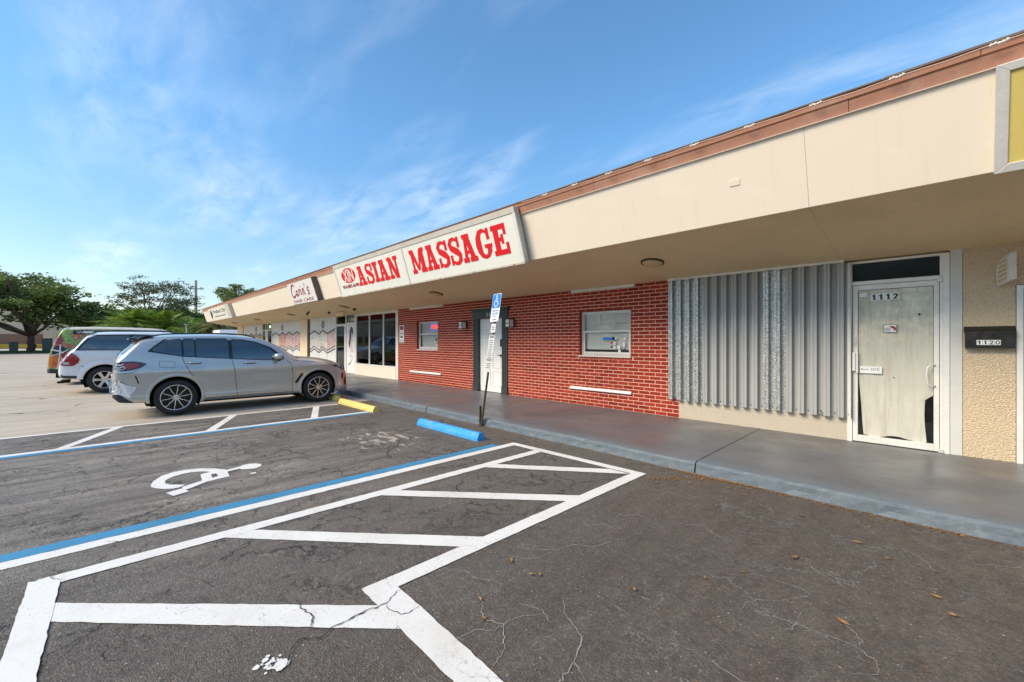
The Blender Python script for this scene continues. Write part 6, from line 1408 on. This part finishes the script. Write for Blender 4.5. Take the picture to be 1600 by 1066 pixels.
wd = MB(); w_o = thing('distant_woods', (-160, 0, 0), 'band of distant dark woods closing the view behind the houses', 'woods'); w_o['kind'] = 'stuff'
leaves_mesh('woods_foliage', 'leaf_mid', w_o, [(-165+rng.uniform(-6, 6), y_, 3.6+rng.uniform(-.6, 1.2), 5, 6, 4.5, 150) for y_ in range(-10, 110, 5)], .5, 77, 4)
# palms
def palm(base, h, nf, fl, label, seed, mat, group=None, droop=1.0):
    t = thing('palm', base, label, 'palm', group); x, y, z = base; r = random.Random(seed); mb = MB()
    mb.tube([(x, y, z), (x+.1, y, z+h*.5), (x, y, z+h)], [.22, .16, .13], 8).build('trunk', 'bark', t, smooth=True)
    fm = MB()
    for i in range(nf):
        a = 2.4*i+r.uniform(-.3, .3); el = r.uniform(.25, 1.45); L = fl*r.uniform(.8, 1.1); ca, sa = math.cos(a), math.sin(a); mid = []
        for k in range(9):
            s_ = k/8*L; hz = s_*math.cos(el)+.04*s_*s_; vz = s_*math.sin(el)-droop*.13*s_*s_; mid.append(Vector((x+ca*hz, y+sa*hz, z+h+vz)))
        side = Vector((-sa, ca, 0))
        for k in range(1, 9):
            for sub in range(3):
                p = mid[k-1].lerp(mid[k], sub/3); d = (mid[k]-mid[k-1]).normalized(); ll = L*.24*math.sin(math.pi*min(.97, (k-1+sub/3)/8*.9+.12))
                for sg in (1, -1):
                    tip = p+(side*sg*.8+d*.75+Vector((0, 0, -.35-.2*r.random()))).normalized()*ll; w = d*.035*fl/2
                    fm.add([p-w, p+w, tip], [(0, 1, 2)])
        fm.tube(mid, [.02]*9, 3, False)
    fm.build('fronds', mat, t); return t
Y = dirx(232, -62); palm((-62, Y-1.1, 0), 3.1, 40, 3.9, 'feathery green palm left of the utility pole', 5, 'leaf_bright', None, .8); palm((-61, Y+1.3, 0), 2.9, 38, 3.7, 'second feathery palm, touching the right side of the first', 6, 'leaf_bright', None, .8)
for i, (px_, X, lb) in enumerate(((343, -58, 'drooping dry palm left of the box truck'), (330, -62, 'drooping dry palm at the tip of the canopy'), (358, -66, 'drooping dry palm behind the box truck'))):
    palm((X, dirx(px_, X), 0), 3.2, 26, 2.6, lb, 60+i, 'leaf_dry', None, 2.2)
# poles
X = -95; Y = dirx(306, X); s = thing('utility_pole', (X, Y, 0), 'wooden utility pole with insulators left of the canopy tip', 'pole')
MB().tube([(X, Y, 0), (X, Y, 12.6)], [.28, .20], 8).build('pole', 'pole', s); MB().box(X-.1, X+.1, Y-1.1, Y+1.1, 11.0, 11.15).build('cross_arm', 'pole', s)
ins = MB()
for dy in (-1.5, -1.0, 1.0, 1.5): ins.lathe([(.09, 0), (.12, .12), (.06, .25), (.001, .3)], lambda a, b, c, dy=dy: (X+a, Y+dy*.7+b, 11.15+c), 8)
ins.build('insulator', 'concrete', s)
X = -60; Y = dirx(291, X); s = thing('lamp_post', (X, Y, 0), 'thin white lamp post right of the palms', 'lamp post')
MB().tube([(X, Y, 0), (X, Y, 3.35)], .06, 8).build('post', 'white', s); MB().box(X-.25, X+.25, Y-.25, Y+.25, 3.35, 3.45).build('lamp_head', 'white', s)
X = -70; Y = dirx(300, X); s = thing('lamp_post', (X, Y, 0), 'grey lamp post just right of the thin white one', 'lamp post')
MB().tube([(X, Y, 0), (X, Y, 4.6)], .07, 8).build('post', 'pole', s); MB().box(X-.1, X+.1, Y-.3, Y+.3, 4.6, 4.72).build('lamp_head', 'pole', s)
# pale roofs over the hedge
X = -90; Y = dirx(196, X); s = thing('small_house', (X, Y, 0), 'low tan roof and white gable showing over the white SUV', 'house')
MB().box(X-4, X, Y-4.5, Y+2, 0, 3.4).build('wall', 'beige_wall', s); MB().prism([(Y-5.2, 3.35), (Y+2.5, 3.35), (Y+1.4, 4.3), (Y-4.0, 4.3)], X-4.5, X+.4, lambda u, v, w: (w, u, v)).build('roof', 'cable', s)
MB().prism([(Y+.4, 3.6), (Y+2.2, 3.6), (Y+1.6, 4.9), (Y+1.0, 4.9)], X+.2, X+.6, lambda u, v, w: (w, u, v)).build('gable', 'white', s)

# across the lot, behind the camera: what the shop glass and the car panes mirror
s = thing('fuel_canopy', (-72, -24, 0), 'red banded fuel canopy across the lot, mirrored in the shop window', 'canopy')
MB().box(-84, -62, -32, -18, 5.3, 6.1).build('red_fascia', 'red_band', s); MB().box(-83.8, -62.2, -31.8, -18.2, 4.9, 5.3).build('soffit', 'white', s)
for x in (-80, -66):
    for y in (-29, -21): MB().box(x-.2, x+.2, y-.2, y+.2, 0, 4.9).build('column', 'white', s)
wb_ = thing('tree_belt', (0, -62, 0), 'long belt of trees closing the far side of the parking lot', 'woods'); wb_['kind'] = 'stuff'
leaves_mesh('belt_foliage', 'leaf_mid', wb_, [(x_+rng.uniform(-2, 2), -62+rng.uniform(-4, 4), 6.6+rng.uniform(-1, 1.5), 5, 4, 7.4, 230) for x_ in range(-150, 110, 4)] + [(88+rng.uniform(-4, 4), y_, 6.2+rng.uniform(-1, 1.2), 5, 6, 6.8, 160) for y_ in range(-60, 60, 5)], .42, 79, 5)
for i, (x, y, h) in enumerate([(-46, -34, 9), (-95, -45, 10), (20, -48, 10), (45, -20, 9), (-12, -52, 9), (55, 4, 9)]):
    tree('lot_tree', (x, y, 0), crown((x, y, h*.62), 5, 5, h*.34, 20, 90, 80+i, .4), h*.35, .3, 'leaf_mid', .4, ['broad tree across the lot beside the fuel canopy', 'broad tree across the lot beyond the fuel canopy', 'broad tree behind the camera to the right', 'broad tree past the right end of the shops', 'broad tree straight across the lot from the shops', 'farthest broad tree past the right end of the lot'][i], 90+i, 4, 6)
